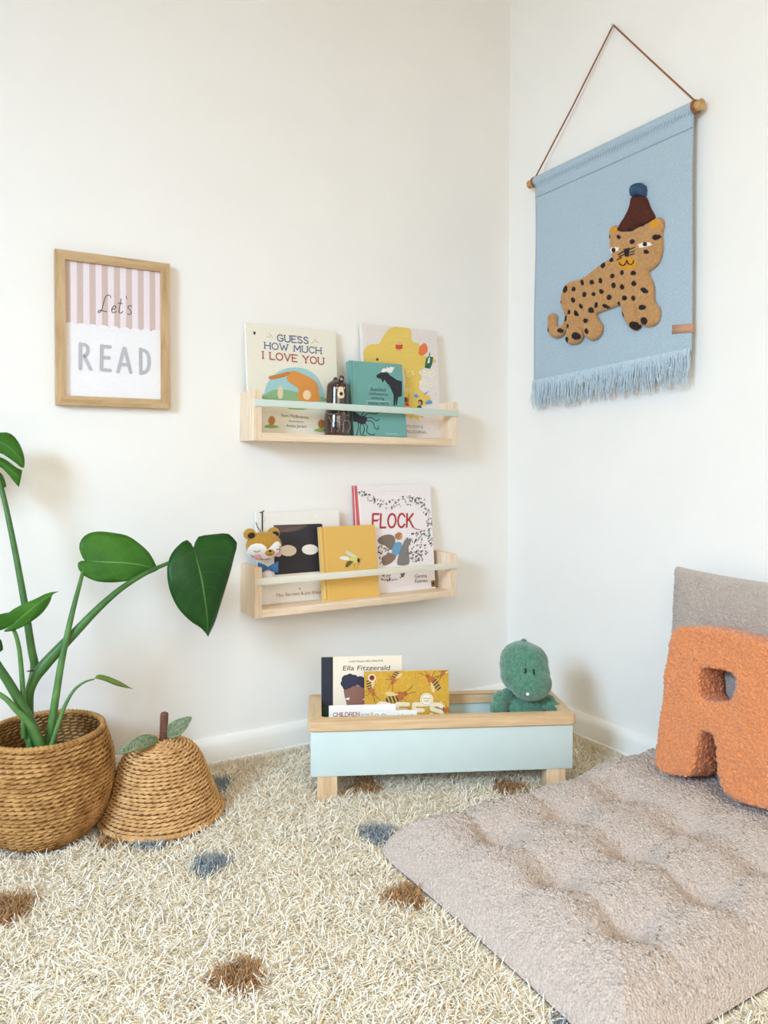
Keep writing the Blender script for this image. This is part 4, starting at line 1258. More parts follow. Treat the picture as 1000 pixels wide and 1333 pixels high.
# ------------------------------------------------------------------ potted plant
LEAFM = bpy.data.materials.new('plant_leaf'); LEAFM.use_nodes = True
def leaf_material(name, c1, c2, vein):
    m = bpy.data.materials.new(name); m.use_nodes = True
    N, L = m.node_tree.nodes, m.node_tree.links; b = N['Principled BSDF']
    b.inputs['Roughness'].default_value = .42; b.inputs['Specular IOR Level'].default_value = .3
    at_ = N.new('ShaderNodeAttribute'); at_.attribute_name = 'leafuv'
    sp = N.new('ShaderNodeSeparateXYZ'); L.new(at_.outputs['Vector'], sp.inputs[0])
    ab = N.new('ShaderNodeMath'); ab.operation = 'ABSOLUTE'; L.new(sp.outputs[0], ab.inputs[0])
    # side veins run forward from the midrib
    ma = N.new('ShaderNodeMath'); ma.operation = 'MULTIPLY_ADD'; ma.inputs[1].default_value = -.35; L.new(ab.outputs[0], ma.inputs[0]); L.new(sp.outputs[1], ma.inputs[2])
    mm = N.new('ShaderNodeMath'); mm.operation = 'MULTIPLY'; mm.inputs[1].default_value = 7.0; L.new(ma.outputs[0], mm.inputs[0])
    fr = N.new('ShaderNodeMath'); fr.operation = 'FRACT'; L.new(mm.outputs[0], fr.inputs[0])
    lt = N.new('ShaderNodeMath'); lt.operation = 'LESS_THAN'; lt.inputs[1].default_value = .05; L.new(fr.outputs[0], lt.inputs[0])
    l2 = N.new('ShaderNodeMath'); l2.operation = 'LESS_THAN'; l2.inputs[1].default_value = .022; L.new(ab.outputs[0], l2.inputs[0])
    hf = N.new('ShaderNodeMath'); hf.operation = 'MULTIPLY'; hf.inputs[1].default_value = .22; L.new(lt.outputs[0], hf.inputs[0])
    mxx = N.new('ShaderNodeMath'); mxx.operation = 'MAXIMUM'; L.new(hf.outputs[0], mxx.inputs[0]); L.new(l2.outputs[0], mxx.inputs[1])
    tc = N.new('ShaderNodeTexCoord'); n = N.new('ShaderNodeTexNoise'); n.inputs['Scale'].default_value = 18; L.new(tc.outputs['Object'], n.inputs['Vector'])
    cr = N.new('ShaderNodeValToRGB'); cr.color_ramp.elements[0].position = .35; cr.color_ramp.elements[1].position = .7
    cr.color_ramp.elements[0].color = (*srgb(c2), 1); cr.color_ramp.elements[1].color = (*srgb(c1), 1); L.new(n.outputs['Fac'], cr.inputs['Fac'])
    mx = N.new('ShaderNodeMix'); mx.data_type = 'RGBA'; L.new(mxx.outputs[0], mx.inputs[0]); L.new(cr.outputs[0], mx.inputs[6]); mx.inputs[7].default_value = (*srgb(vein), 1)
    L.new(mx.outputs[2], b.inputs['Base Color'])
    tr = N.new('ShaderNodeBsdfTranslucent'); tr.inputs['Color'].default_value = (*srgb((110, 150, 40)), 1)
    ms = N.new('ShaderNodeMixShader'); ms.inputs[0].default_value = .15
    L.new(b.outputs[0], ms.inputs[1]); L.new(tr.outputs[0], ms.inputs[2]); L.new(ms.outputs[0], N['Material Output'].inputs['Surface'])
    MATS[name] = m
    return m
bpy.data.materials.remove(LEAFM)
LF = leaf_material('leaf_green', (66, 122, 34), (48, 102, 26), (118, 156, 84))
LFD = leaf_material('leaf_deep_green', (34, 84, 26), (24, 70, 20), (92, 132, 70))
LFY = leaf_material('leaf_yellow_green', (120, 140, 62), (96, 122, 50), (150, 160, 90))
STM = mat('plant_stem', (96, 136, 72), .45, rgb2=(66, 112, 56), vscale=24, spec=.4)
STD = mat('plant_stem_deep', (74, 116, 54), .45, rgb2=(54, 96, 44), vscale=24, spec=.4)
SOIL = mat('soil', (40, 36, 34), .95, var=.4, vscale=120, bump=.6, bscale=120)
POT = mat('black_plastic', (34, 36, 40), .35, spec=.5)
plant = thing('potted_plant', BASKET+Vector((0, 0, .0195)), 'green cheese plant with big heart shaped leaves in the woven basket', 'plant')
mb = MB(); mb.lathe(BASKET, [(.001, .0200), (.062, .0200), (.086, .165), (.090, .168), (.090, .174), (.084, .174), (.082, .160), (.001, .160)], POT, 48, caps=False); mb.build('pot', plant, True, 40)
mb = MB(); mb.lathe(BASKET, [(.0822, .1605), (.06, .164), (.03, .166), (.001, .166)], SOIL, 32, caps=False); mb.build('soil', plant, True, 80)
def resamp(pts, n):
    P = smooth_path([Vector(p) for p in pts], 8); L = [0]
    for a, b in zip(P[:-1], P[1:]): L.append(L[-1]+(b-a).length)
    out, j = [], 0
    for i in range(n):
        t = L[-1]*i/(n-1)
        while j < len(L)-2 and L[j+1] < t: j += 1
        f = (t-L[j])/max(L[j+1]-L[j], 1e-9); out.append(P[j].lerp(P[j+1], f))
    return out
def leaf(left, right, mid, depth, material, cup=.012, arch=.010, thick=.0006, n=26, m=6, parent=plant, name='leaf', fold=None):
    """outline halves and midrib (photo pixels) on a hanging blade; depth(x, y) gives how far from the wall it hangs"""
    Lq, Mq, Rq = resamp(left, n), resamp(mid, n), resamp(right, n)
    P3 = lambda q: at(q.x, q.y, 'y', depth(q.x, q.y))
    rows, uvs = [], []
    for i in range(n):
        t = i/(n-1); row = []
        l, c, r = P3(Lq[i]), P3(Mq[i]), P3(Rq[i])
        vd = ((c-CAM).normalized())
        for j in range(-m, m+1):
            s_ = j/m; e = l if s_ < 0 else r; a = abs(s_)
            p = c.lerp(e, a)
            off = cup*(a*a) - arch*sin(pi*t) + .0022*sin(a*9+t*22)*a*a
            p = p + vd*off
            row.append(p); uvs.append((s_, t, 0))
        rows.append(row)
    mb = MB(); mb.grid(rows, material)
    o = mb.build(name, parent, True, 180)
    at_ = o.data.attributes.new('leafuv', 'FLOAT_VECTOR', 'POINT')
    at_.data.foreach_set('vector', [c for q in uvs for c in q])
    so = o.modifiers.new('thickness', 'SOLIDIFY'); so.thickness = thick
    return o
def stem(pts, r0, r1, material, name='stem', parent=plant, per=6):
    P = smooth_path([at(x, y, 'y', d) for x, y, d in pts], per); n = len(P)
    mb = MB(); mb.tube(P, [r0+(r1-r0)*i/(n-1) for i in range(n)], material, 12); return mb.build(name, parent, True, 80)
yb = BASKET.y
# tall stem going up to the split leaf
stem([(38, 945, yb-.01), (38, 905, yb-.005), (45, 870, yb), (41, 845, yb), (35, 805, yb+.01), (31, 780, yb+.015), (22, 730, yb+.03), (12, 680, yb+.045), (3, 640, yb+.060), (-8, 605, yb+.070)], .0090, .0042, STD)
# stem of the hanging heart leaf, thick sheath below
mb = MB(); P = smooth_path([at(x, y, 'y', d) for x, y, d in ((37, 965, yb-.02), (38, 930, yb-.02), (38, 905, yb-.02), (44, 885, yb-.022), (56, 868, yb-.024), (76, 846, yb-.028), (100, 821, yb-.03), (128, 792, yb-.032), (158, 766, yb-.03), (190, 746, yb-.02), (219, 733, yb-.005), (240, 724, yb+.004), (253, 714, yb+.002))], 6); n_ = len(P)
rr = [.0075, .0075, .0080, .0100, .0115, .0105, .0088, .0072, .0058, .0048, .0040, .0035, .003]
mb.tube(P, [rr[min(i//6, 11)]+(rr[min(i//6+1, 12)]-rr[min(i//6, 12)])*((i % 6)/6) for i in range(n_)], STD, 14); mb.build('stem', plant, True, 80)
stem([(58, 985, yb-.03), (66, 950, yb-.034), (73, 905, yb-.038), (80, 862, yb-.040), (90, 815, yb-.038), (98, 782, yb-.03), (106, 752, yb-.01), (111, 731, yb+.005)], .0088, .0032, STM)
stem([(31, 960, yb-.035), (30, 905, yb-.04), (28, 875, yb-.045), (25, 845, yb-.05), (20, 825, yb-.055), (14, 815, yb-.06)], .0052, .0032, STM)
stem([(58, 985, yb-.045), (46, 955, yb-.045), (32, 925, yb-.045), (14, 893, yb-.045), (-6, 862, yb-.045), (-30, 825, yb-.04)], .0105, .0070, STD)
stem([(58, 985, yb-.05), (48, 958, yb-.052), (36, 938, yb-.055), (22, 925, yb-.055), (8, 910, yb-.055), (-14, 896, yb-.05)], .0080, .0040, STM)
stem([(40, 978, yb-.03), (36, 950, yb-.03), (33, 930, yb-.035), (28, 915, yb-.04)], .0065, .0055, LFY if False else STM)
stem([(62, 985, yb-.055), (68, 968, yb-.057), (74, 948, yb-.057), (84, 920, yb-.055), (96, 899, yb-.05), (110, 888, yb-.048), (123, 884, yb-.046)], .0060, .0014, STM)
mb = MB(); mb.tube([at(44, 873, 'y', yb-.03), at(35, 874, 'y', yb-.032)], [.002, .001], mat('dry_node', (70, 52, 44), .9), 6)
mb.build('node', plant)
# the leaves
leaf([(111, 731), (106, 723), (103, 712), (106, 702), (114, 695), (128, 692), (150, 694), (167, 698), (182, 708), (193, 718), (200, 729), (206, 742)],
     [(111, 731), (104, 730), (101, 735), (103, 742), (112, 751), (128, 757), (150, 758), (172, 755), (190, 749), (206, 742)],
     [(111, 730), (125, 731), (145, 732), (165, 733), (186, 736), (206, 742)], lambda x, y: yb+.010-.02*(y-692)/66, LF, cup=.005, arch=.010)
leaf([(252, 713), (248, 706), (242, 702.5), (233, 709), (224, 719), (218, 735), (218, 755), (222, 772), (232, 792), (247, 808), (262, 818), (271, 829)],
     [(252, 713), (255, 703), (259, 698), (263, 697), (280, 695), (296, 694), (304, 700), (309, 708), (305, 725), (300, 745), (294, 765), (287, 788), (280, 810), (271, 829)],
     [(252, 713), (256, 728), (262, 752), (267, 780), (270, 805), (271, 829)], lambda x, y: yb-.006-.03*(y-694)/135, LFD, cup=.016, arch=.010)
leaf([(14, 815), (-6, 822), (-40, 818), (-60, 812), (-40, 806), (0, 803), (22, 790), (45, 780), (62, 772), (76, 770)],
     [(14, 815), (4, 822), (17, 821), (35, 813), (54, 799), (65, 784), (69, 772), (76, 770)],
     [(14, 815), (25, 806), (40, 794), (56, 781), (76, 770)], lambda x, y: yb-.065, LF, cup=.006, arch=.010)
leaf([(-30, 826), (-36, 842), (-24, 852), (-8, 853), (4, 846)], [(-30, 826), (-20, 822), (-6, 828), (2, 834), (4, 846)], [(-30, 826), (-20, 834), (-8, 841), (4, 846)], lambda x, y: yb-.045, LFD, cup=.006, arch=.004)
leaf([(123, 883), (128, 878), (142, 881), (158, 888), (173, 897)], [(123, 883), (135, 886), (150, 892), (162, 895), (173, 897)], [(123, 883), (137, 884), (152, 889), (173, 897)], lambda x, y: yb-.046, LFY, cup=.004, arch=.002, n=14, m=3)
# the split leaf: a midrib beyond the edge of the picture and fingers reaching right
dl = lambda x, y: yb+.085-.02*(y-560)/80
for up, lo, md in (
    ([(-40, 588), (-36, 572), (-20, 564), (0, 563), (12, 563.5), (21, 571), (28, 583), (32, 597), (31.5, 609)], [(-40, 588), (-20, 590), (0, 590), (8, 594), (18, 601), (28, 609), (31.5, 609)], [(-40, 588), (-20, 577), (0, 576), (14, 584), (26, 597), (31.5, 609)]),
    ([(-40, 592), (-20, 592), (0, 595), (10, 600), (22, 609), (29, 612)], [(-40, 592), (-20, 602), (0, 608), (10, 617), (18, 627), (24.5, 634), (29, 612)][:6], [(-40, 592), (-20, 597), (0, 601), (10, 608), (20, 617), (27, 624)]),
    ([(-40, 598), (-20, 605), (0, 615), (6, 625), (8, 633)], [(-40, 598), (-30, 620), (-10, 642), (2, 637), (8, 633)], [(-40, 598), (-20, 614), (-4, 628), (8, 633)]),
    ([(-40, 590), (-60, 572), (-85, 568), (-105, 580), (-112, 600)], [(-40, 590), (-60, 598), (-90, 604), (-112, 600)], [(-40, 590), (-60, 586), (-85, 586), (-112, 600)]),
    ([(-40, 596), (-60, 602), (-90, 608), (-104, 630)], [(-40, 596), (-52, 612), (-76, 634), (-104, 630)], [(-40, 596), (-58, 610), (-80, 622), (-104, 630)])):
    leaf(up, lo, md, dl, LF, cup=.006, arch=.008, n=18, m=4)
stem([(-8, 605, yb+.070), (-24, 596, yb+.080), (-40, 592, yb+.082)], .0042, .003, STD)

# ------------------------------------------------------------------ woven wall hanging on the right wall
WOOL = bpy.data.materials.new('blue_wool'); WOOL.use_nodes = True
def twill(m, c1, c2):
    N, L = m.node_tree.nodes, m.node_tree.links; b = N['Principled BSDF']
    b.inputs['Roughness'].default_value = .95; b.inputs['Specular IOR Level'].default_value = .1; b.inputs['Sheen Weight'].default_value = .2
    tc = N.new('ShaderNodeTexCoord'); mp = N.new('ShaderNodeMapping'); mp.inputs['Rotation'].default_value = (radians(33), 0, 0)
    L.new(tc.outputs['Object'], mp.inputs['Vector'])
    wv = N.new('ShaderNodeTexWave'); wv.bands_direction = 'Z'; wv.inputs['Scale'].default_value = 62; wv.inputs['Distortion'].default_value = 2.2; wv.inputs['Detail'].default_value = 2; wv.inputs['Detail Scale'].default_value = 3
    L.new(mp.outputs[0], wv.inputs['Vector'])
    n = N.new('ShaderNodeTexNoise'); n.inputs['Scale'].default_value = 340; n.inputs['Detail'].default_value = 2; L.new(tc.outputs['Object'], n.inputs['Vector'])
    ad = N.new('ShaderNodeMath'); ad.operation = 'MULTIPLY_ADD'; ad.inputs[1].default_value = .45; L.new(wv.outputs['Fac'], ad.inputs[0])
    sc = N.new('ShaderNodeMath'); sc.operation = 'MULTIPLY'; sc.inputs[1].default_value = .55; L.new(n.outputs['Fac'], sc.inputs[0]); L.new(sc.outputs[0], ad.inputs[2])
    cr = N.new('ShaderNodeValToRGB'); cr.color_ramp.elements[0].color = (*srgb(c2), 1); cr.color_ramp.elements[1].color = (*srgb(c1), 1)
    cr.color_ramp.elements[0].position = .2; cr.color_ramp.elements[1].position = .75
    L.new(ad.outputs[0], cr.inputs[0]); L.new(cr.outputs[0], b.inputs['Base Color'])
    bp = N.new('ShaderNodeBump'); bp.inputs['Strength'].default_value = .35; bp.inputs['Distance'].default_value = .002; L.new(ad.outputs[0], bp.inputs['Height']); L.new(bp.outputs[0], b.inputs['Normal'])
twill(WOOL, (184, 202, 214), (150, 171, 186)); MATS['blue_wool'] = WOOL
XH = -.026                                          # how far the cloth hangs off the wall
HP = Plane((XH, 0, 0), (0, -1, 0), (0, 0, 1), (-1, 0, 0))   # u = -y
dz_ = 1.546
yl, yr = at(697, 235, 'x', XH).y, at(902.5, 150, 'x', XH).y
hang = thing('wall_hanging', (-.02, (yl+yr)/2, 1.0), 'pale blue woven wall hanging with tufted leopard in a party hat, right wall', 'wall hanging')
RODR = .0115
ZR = at(895, 141, 'x', XH).z-.004
mb = MB()
nu, nv = 60, 60
zbot_l, zbot_r = at(698, 498, 'x', XH).z, at(899, 458, 'x', XH).z
def cloth(u, v, back=0.0):
    """u 0..1 left to right, v 0..1 down from the rod"""
    y = yl+(yr-yl)*u; zb = zbot_l+(zbot_r-zbot_l)*u
    fl = v**3*.006*(1 if u < .5 else -.35)
    y += fl*abs(2*u-1)**4
    z = ZR-.0175+(zb-ZR+.0175)*v
    x = XH+.0035*sin(u*5+1)*v+.002*sin(v*7+u*3)+.006*v*v*0
    return Vector((x+back, y, z))
rows = []
for a in np.linspace(-pi*.5, pi*.55, 12):                    # the sleeve round the rod
    rows.append([Vector((-.0245+(RODR+.0022)*1.1*-cos(a-.0)*-1*-1, yl+(yr-yl)*u, ZR+(RODR+.0022)*-sin(a))) for u in np.linspace(0, 1, nu)])
sleeve = [[Vector((-.0235-(RODR+.0025)*cos(a), yl+(yr-yl)*u+.0, ZR+(RODR+.0025)*sin(a))) for u in np.linspace(0, 1, nu)] for a in np.linspace(pi*.95, -pi*.36, 18)]
front = [[cloth(u, v) if v > .02 else cloth(u, v) for u in np.linspace(0, 1, nu)] for v in np.linspace(.0, 1, nv)]
rows = sleeve+front
mb.grid(rows, WOOL)
o = mb.build('cloth', hang, True, 180); so = o.modifiers.new('thickness', 'SOLIDIFY'); so.thickness = .0035; so.offset = -1
# stitched seam under the sleeve
mb = MB(); mb.tube([cloth(u, .050)+Vector((-.0012, 0, 0)) for u in np.linspace(0, 1, 50)], .0009, mat('seam_thread', (150, 168, 182), .9), 6); mb.build('seam', hang)
ROD = mat('bamboo_rod', (204, 168, 116), .6, rgb2=(176, 136, 86), vscale=60)
ya, yz = at(689.5, 238, 'x', -.0235).y, at(914.5, 139.5, 'x', -.0235).y
mb = MB(); mb.tube([Vector((-.0235, ya+(yz-ya)*t, ZR)) for t in np.linspace(0, 1, 12)], RODR, ROD, 18); mb.build('rod', hang, True, 50)
LEA = mat('tan_leather_cord', (146, 92, 62), .6, var=.15, vscale=100)
nail_p = at(798.5, 33, 'x', -.010)
mb = MB()
pl, pr = at(702, 226, 'x', -.0235), at(886, 126, 'x', -.0235)
pl = Vector((-.0235, yl+.004, ZR+RODR)); pr = Vector((-.0235, yr-.0045, ZR+RODR))
for q in (pl, pr):
    mb.tube([nail_p+Vector((0, 0, .001)), nail_p.lerp(q, .5)+Vector((.002, 0, -.001)), q], .0021, LEA, 8)
    for rep in (-.003, .003):
        ring_ = [Vector((-.0235+(RODR+.002)*cos(a), q.y+rep*.6, ZR+(RODR+.002)*sin(a))) for a in np.linspace(0, 2*pi, 20)]
        mb.tube(ring_, .002, LEA, 6)
    mb.tube([Vector((-.0235-RODR-.001, q.y-.002, ZR-.009)), Vector((-.0235-RODR*.7, q.y-.005, ZR-.016))], .0028, LEA, 8)
mb.build('cord', hang, True, 80)
hk = thing('wall_nail', nail_p, 'small metal nail in the right wall holding up the leather cord', 'nail')
MET = mat('steel', (190, 190, 194), .3, spec=.6); 
mb = MB(); mb.tube([Vector((0, nail_p.y, nail_p.z-.001)), Vector((-.013, nail_p.y, nail_p.z-.0005))], .0014, MET, 10); mb.tube([Vector((-.013, nail_p.y, nail_p.z-.0005)), Vector((-.0145, nail_p.y, nail_p.z-.0004))], .0036, MET, 14); mb.build('shank', hk)
# fringe of knotted wool
FR = mat('blue_wool_fringe', (188, 205, 216), .95, var=.10, vscale=200)
mb = MB(); R_ = random.Random(4)
for i in range(620):
    u = (i+R_.uniform(-.4, .4))/619; u = min(max(u, .003), .997)
    p = cloth(u, .985)+Vector((-.002, 0, 0)); ln = R_.uniform(.055, .088)+.010*noise.noise(Vector((u*9, 1, 0)))
    g = noise.noise(Vector((u*16, 3, 0)))*.022; sx_ = R_.uniform(-.006, .006)+g; wv_ = R_.uniform(0, 6.28)
    bx_ = R_.uniform(-.010, .004)+.006*noise.noise(Vector((u*22, 7, 0)))
    pts = [p+Vector((-.003*sin(pi*min(1, t*3))+bx_*t*1.2+.0016*sin(9*t+wv_), -sx_*t**1.3+.0024*sin(7*t+wv_)*t, -ln*t)) for t in (0, .1, .22, .36, .5, .65, .8, .9, 1)]
    for q in pts: q.x = min(q.x, -.006)
    mb.tube(pts, [.0012, .0014, .0013, .0011, .0010, .0010, .0009, .0008, .0004], FR, 4)
o = mb.build('fringe', hang, True, 80); o['kind'] = 'stuff'
# leather tag folded round the right edge
ZK = 3.92
zq = lambda x, y, h=0.0: HP.pt(*HP.uv(680+x/ZK, 220+y/ZK), h)
mb = MB(); TAG = mat('tan_leather', (196, 148, 122), .6, var=.06, vscale=60)
a, b_, c_, d_ = zq(768, 797, .0025), zq(862, 790, .0025), zq(861, 834, .0025), zq(768, 843, .0025)
mb.grid([[a, b_, b_+Vector((.004, -.003, 0)), b_+Vector((.010, -.001, 0)), b_+Vector((.010, .02, 0))], [d_, c_, c_+Vector((.004, -.003, 0)), c_+Vector((.010, -.001, 0)), c_+Vector((.010, .02, 0))]], TAG)
o = mb.build('leather_tag', hang, True, 40); so = o.modifiers.new('thickness', 'SOLIDIFY'); so.thickness = .0012

# tufted applique: a relief on the cloth, yarn colours by region
def applique(name, outline, parent, base_mat, regions=(), grooves=(), H=.010, edge=.011, res=.0016, ns=.0012, dome=0.0):
    """outline, regions (mat, [polygons]) and grooves in crop pixels of the hanging"""
    out = [HP.uv(680+x/ZK, 220+y/ZK) for x, y in outline]
    out = [(p.x, p.y) for p in smooth_closed([Vector(q) for q in out], 3)]
    us = [p[0] for p in out]; vs_ = [p[1] for p in out]
    gu = np.arange(min(us)-res, max(us)+2*res, res); gv = np.arange(min(vs_)-res, max(vs_)+2*res, res)
    U, V = np.meshgrid(gu, gv, indexing='ij')
    ins = in_poly(U, V, out); d = seg_dist(U, V, out)
    # slide cut corners onto the true outline
    h = H*np.sqrt(np.clip(1-(1-np.clip(d/edge, 0, 1))**2, 0, 1))+dome*np.clip(d/.04, 0, 1)
    for g in grooves:
        gd = seg_dist(U, V, [HP.uv(680+x/ZK, 220+y/ZK) for x, y in g], closed=False)
        h *= 1-.55*np.exp(-(gd/.0035)**2)
    nz = np.array([[noise.noise(Vector((a*260, b*260, 1)))*.7+noise.noise(Vector((a*520, b*520, 5)))*.5 for b in gv] for a in gu])
    h = np.where(ins, np.maximum(h+nz*ns, .0004), 0)
    cc = (slice(0, -1), slice(0, -1))
    Uc = (U[:-1, :-1]+U[1:, 1:])/2; Vc = (V[:-1, :-1]+V[1:, 1:])/2
    keep = ins[:-1, :-1] | ins[1:, :-1] | ins[:-1, 1:] | ins[1:, 1:]
    keep &= in_poly(Uc, Vc, out) | (ins[:-1, :-1].astype(int)+ins[1:, :-1]+ins[:-1, 1:]+ins[1:, 1:] >= 2)
    mi = np.zeros(Uc.shape, int); mats = [base_mat]
    wu = Uc+.0007*np.sin(Vc*2100); wv_ = Vc+.0007*np.sin(Uc*1900)
    for m_, polys in regions:
        mats.append(m_)
        for pol in polys:
            mi[in_poly(wu, wv_, [HP.uv(680+x/ZK, 220+y/ZK) for x, y in pol])] = len(mats)-1
    nu_, nv_ = U.shape
    idx = np.arange(nu_*nv_).reshape(nu_, nv_)
    F = np.stack([idx[:-1, :-1], idx[1:, :-1], idx[1:, 1:], idx[:-1, 1:]], 2)[keep]
    used = np.unique(F); remap = -np.ones(nu_*nv_, int); remap[used] = np.arange(len(used))
    P = np.stack([np.full(U.size, XH-.0035)-h.ravel(), -U.ravel(), V.ravel()], 1)[used]
    # follow the cloth underneath
    return np_mesh(name, P, remap[F][:, ::-1] if False else remap[F], mats, mi[keep], parent)
def ovp(cx_, cy_, rx_, ry_, rot=0.0, n=12):
    return [(cx_+rx_*cos(2*pi*i/n)*cos(rot)-ry_*sin(2*pi*i/n)*sin(rot), cy_+rx_*cos(2*pi*i/n)*sin(rot)+ry_*sin(2*pi*i/n)*cos(rot)) for i in range(n)]
def ribbon(pts, w_):
    a, b = [], []
    for i, p in enumerate(pts):
        q0, q1 = Vector(pts[max(i-1, 0)]), Vector(pts[min(i+1, len(pts)-1)]); d = (q1-q0).normalized(); n_ = Vector((-d.y, d.x))*w_/2
        a.append(tuple(Vector(p)+n_)); b.append(tuple(Vector(p)-n_))
    return a+b[::-1]
T_tan = mat('tan_tuft', (198, 152, 100), .95, rgb2=(178, 130, 80), vscale=160, bump=.8, bscale=650, sheen=.25)
T_blk = mat('black_tuft', (44, 36, 36), .95, var=.2, vscale=200, bump=.6, bscale=650)
T_gold = mat('gold_tuft', (214, 150, 44), .95, var=.12, vscale=200, bump=.7, bscale=650)
T_wht = mat('white_tuft', (240, 234, 226), .95, var=.04, vscale=200, bump=.6, bscale=650)
T_brn = mat('brown_tuft', (92, 46, 34), .95, rgb2=(74, 36, 28), vscale=140, bump=.8, bscale=600)
T_blu = mat('blue_tuft', (62, 92, 122), .95, rgb2=(50, 76, 104), vscale=160, bump=.8, bscale=650)
body = [(455, 335), (462, 302), (480, 290), (505, 296), (540, 318), (600, 300), (660, 272), (680, 260), (702, 250), (724, 256), (733, 276), (729, 312), (722, 335), (726, 380), (722, 430), (706, 480), (682, 507), (657, 525), (661, 550), (674, 582), (681, 612), (679, 650), (687, 682),
        (706, 706), (711, 735), (706, 772), (690, 796), (665, 806), (640, 806), (621, 797), (611, 775), (615, 800), (600, 823), (575, 824), (554, 806), (534, 775), (520, 740), (514, 702),
        (480, 706), (440, 720), (402, 735), (386, 744), (398, 770), (416, 800), (414, 836), (396, 863), (370, 874), (345, 870), (328, 850), (314, 812), (316, 845), (314, 868), (295, 889), (265, 896), (240, 890), (231, 868), (235, 838), (239, 802),
        (226, 834), (205, 856), (180, 863), (155, 855), (141, 828), (142, 790), (143, 752), (160, 737), (180, 746), (183, 768), (181, 790), (197, 805), (215, 795), (228, 768), (225, 740), (214, 710), (207, 680), (212, 640), (222, 610), (240, 585), (270, 571), (310, 560), (350, 536), (390, 502), (430, 475), (468, 450), (458, 420), (457, 380)]
spots = [(463, 350, 8, 12), (514, 351, 12, 11), (583, 375, 15, 13), (703, 353, 20, 15), (654, 427, 15, 12), (432, 495, 13, 16), (475, 467, 13, 12), (393, 490, 8, 6), (362, 522, 6, 10), (481, 550, 12, 12), (530, 533, 10, 13), (588, 535, 15, 13), (487, 597, 12, 16), (531, 605, 12, 14), (591, 588, 14, 14), (645, 623, 22, 13), (543, 661, 14, 13), (588, 663, 12, 14), (634, 710, 20, 14), (465, 658, 14, 14), (425, 628, 12, 13), (385, 642, 11, 11), (420, 573, 10, 15), (376, 581, 12, 13), (327, 583, 9, 16), (283, 616, 11, 13), (238, 615, 13, 20), (338, 643, 11, 14), (280, 672, 11, 15), (320, 703, 9, 14), (293, 738, 9, 16), (256, 732, 11, 12), (235, 765, 12, 14), (248, 803, 11, 11), (213, 826, 14, 12), (147, 822, 9, 14), (213, 685, 7, 10), (372, 723, 15, 15), (398, 698, 9, 16), (445, 703, 18, 10), (512, 690, 8, 10), (344, 777, 14, 12), (348, 830, 11, 15), (293, 855, 22, 20), (243, 875, 11, 18), (528, 747, 11, 17), (590, 802, 26, 22), (642, 778, 20, 20)]
R_ = random.Random(2)
reg = [(T_gold, [ovp(480, 312, 20, 17), ovp(695, 282, 24, 24), ovp(555, 486, 52, 32)]),
       (T_wht, [[(458, 430), (466, 414), (480, 404), (515, 403), (511, 421), (470, 434)], [(612, 388), (642, 380), (672, 379), (689, 392), (650, 402), (618, 407)]]),
       (T_blk, [ovp(x, y, a, b, R_.uniform(-.5, .5)) for x, y, a, b in spots]+[ovp(487, 418, 11, 13), ovp(648, 389, 12, 11)]
        + [[(537, 412), (572, 404), (566, 452), (546, 452)]]
        + [ribbon(q, 7) for q in ([(508, 442), (540, 425)], [(512, 454), (545, 438)], [(505, 468), (532, 455)], [(572, 414), (600, 404)], [(572, 430), (598, 421)], [(568, 444), (595, 436)])]
        + [ribbon(q, 7) for q in ([(515, 480), (522, 492), (535, 497), (547, 490), (555, 470)], [(555, 470), (562, 488), (574, 493), (586, 486), (590, 470)])])]
leo = applique('leopard', body, hang, T_tan, reg, grooves=[[(605, 780), (598, 740), (592, 700)], [(312, 800), (305, 770), (300, 745)], [(236, 800), (240, 760), (248, 720)]], H=.011)
leo['label'] = 'tufted tan leopard with black spots'
hat = applique('party_hat', [(572, 146), (605, 140), (640, 145), (660, 195), (686, 246), (668, 278), (650, 290), (632, 305), (615, 300), (596, 318), (575, 330), (545, 326), (520, 330), (499, 322), (504, 300), (522, 268), (540, 240), (560, 195)], leo, T_brn,
               [(T_blk, [ovp(575, 318, 16, 13), ovp(632, 296, 14, 14)])], H=.0145, edge=.012)
applique('pompom', [(566, 140), (564, 110), (575, 85), (600, 74), (626, 78), (641, 98), (641, 130), (635, 145), (605, 141), (578, 146)], hat, T_blu, H=.019, edge=.014)

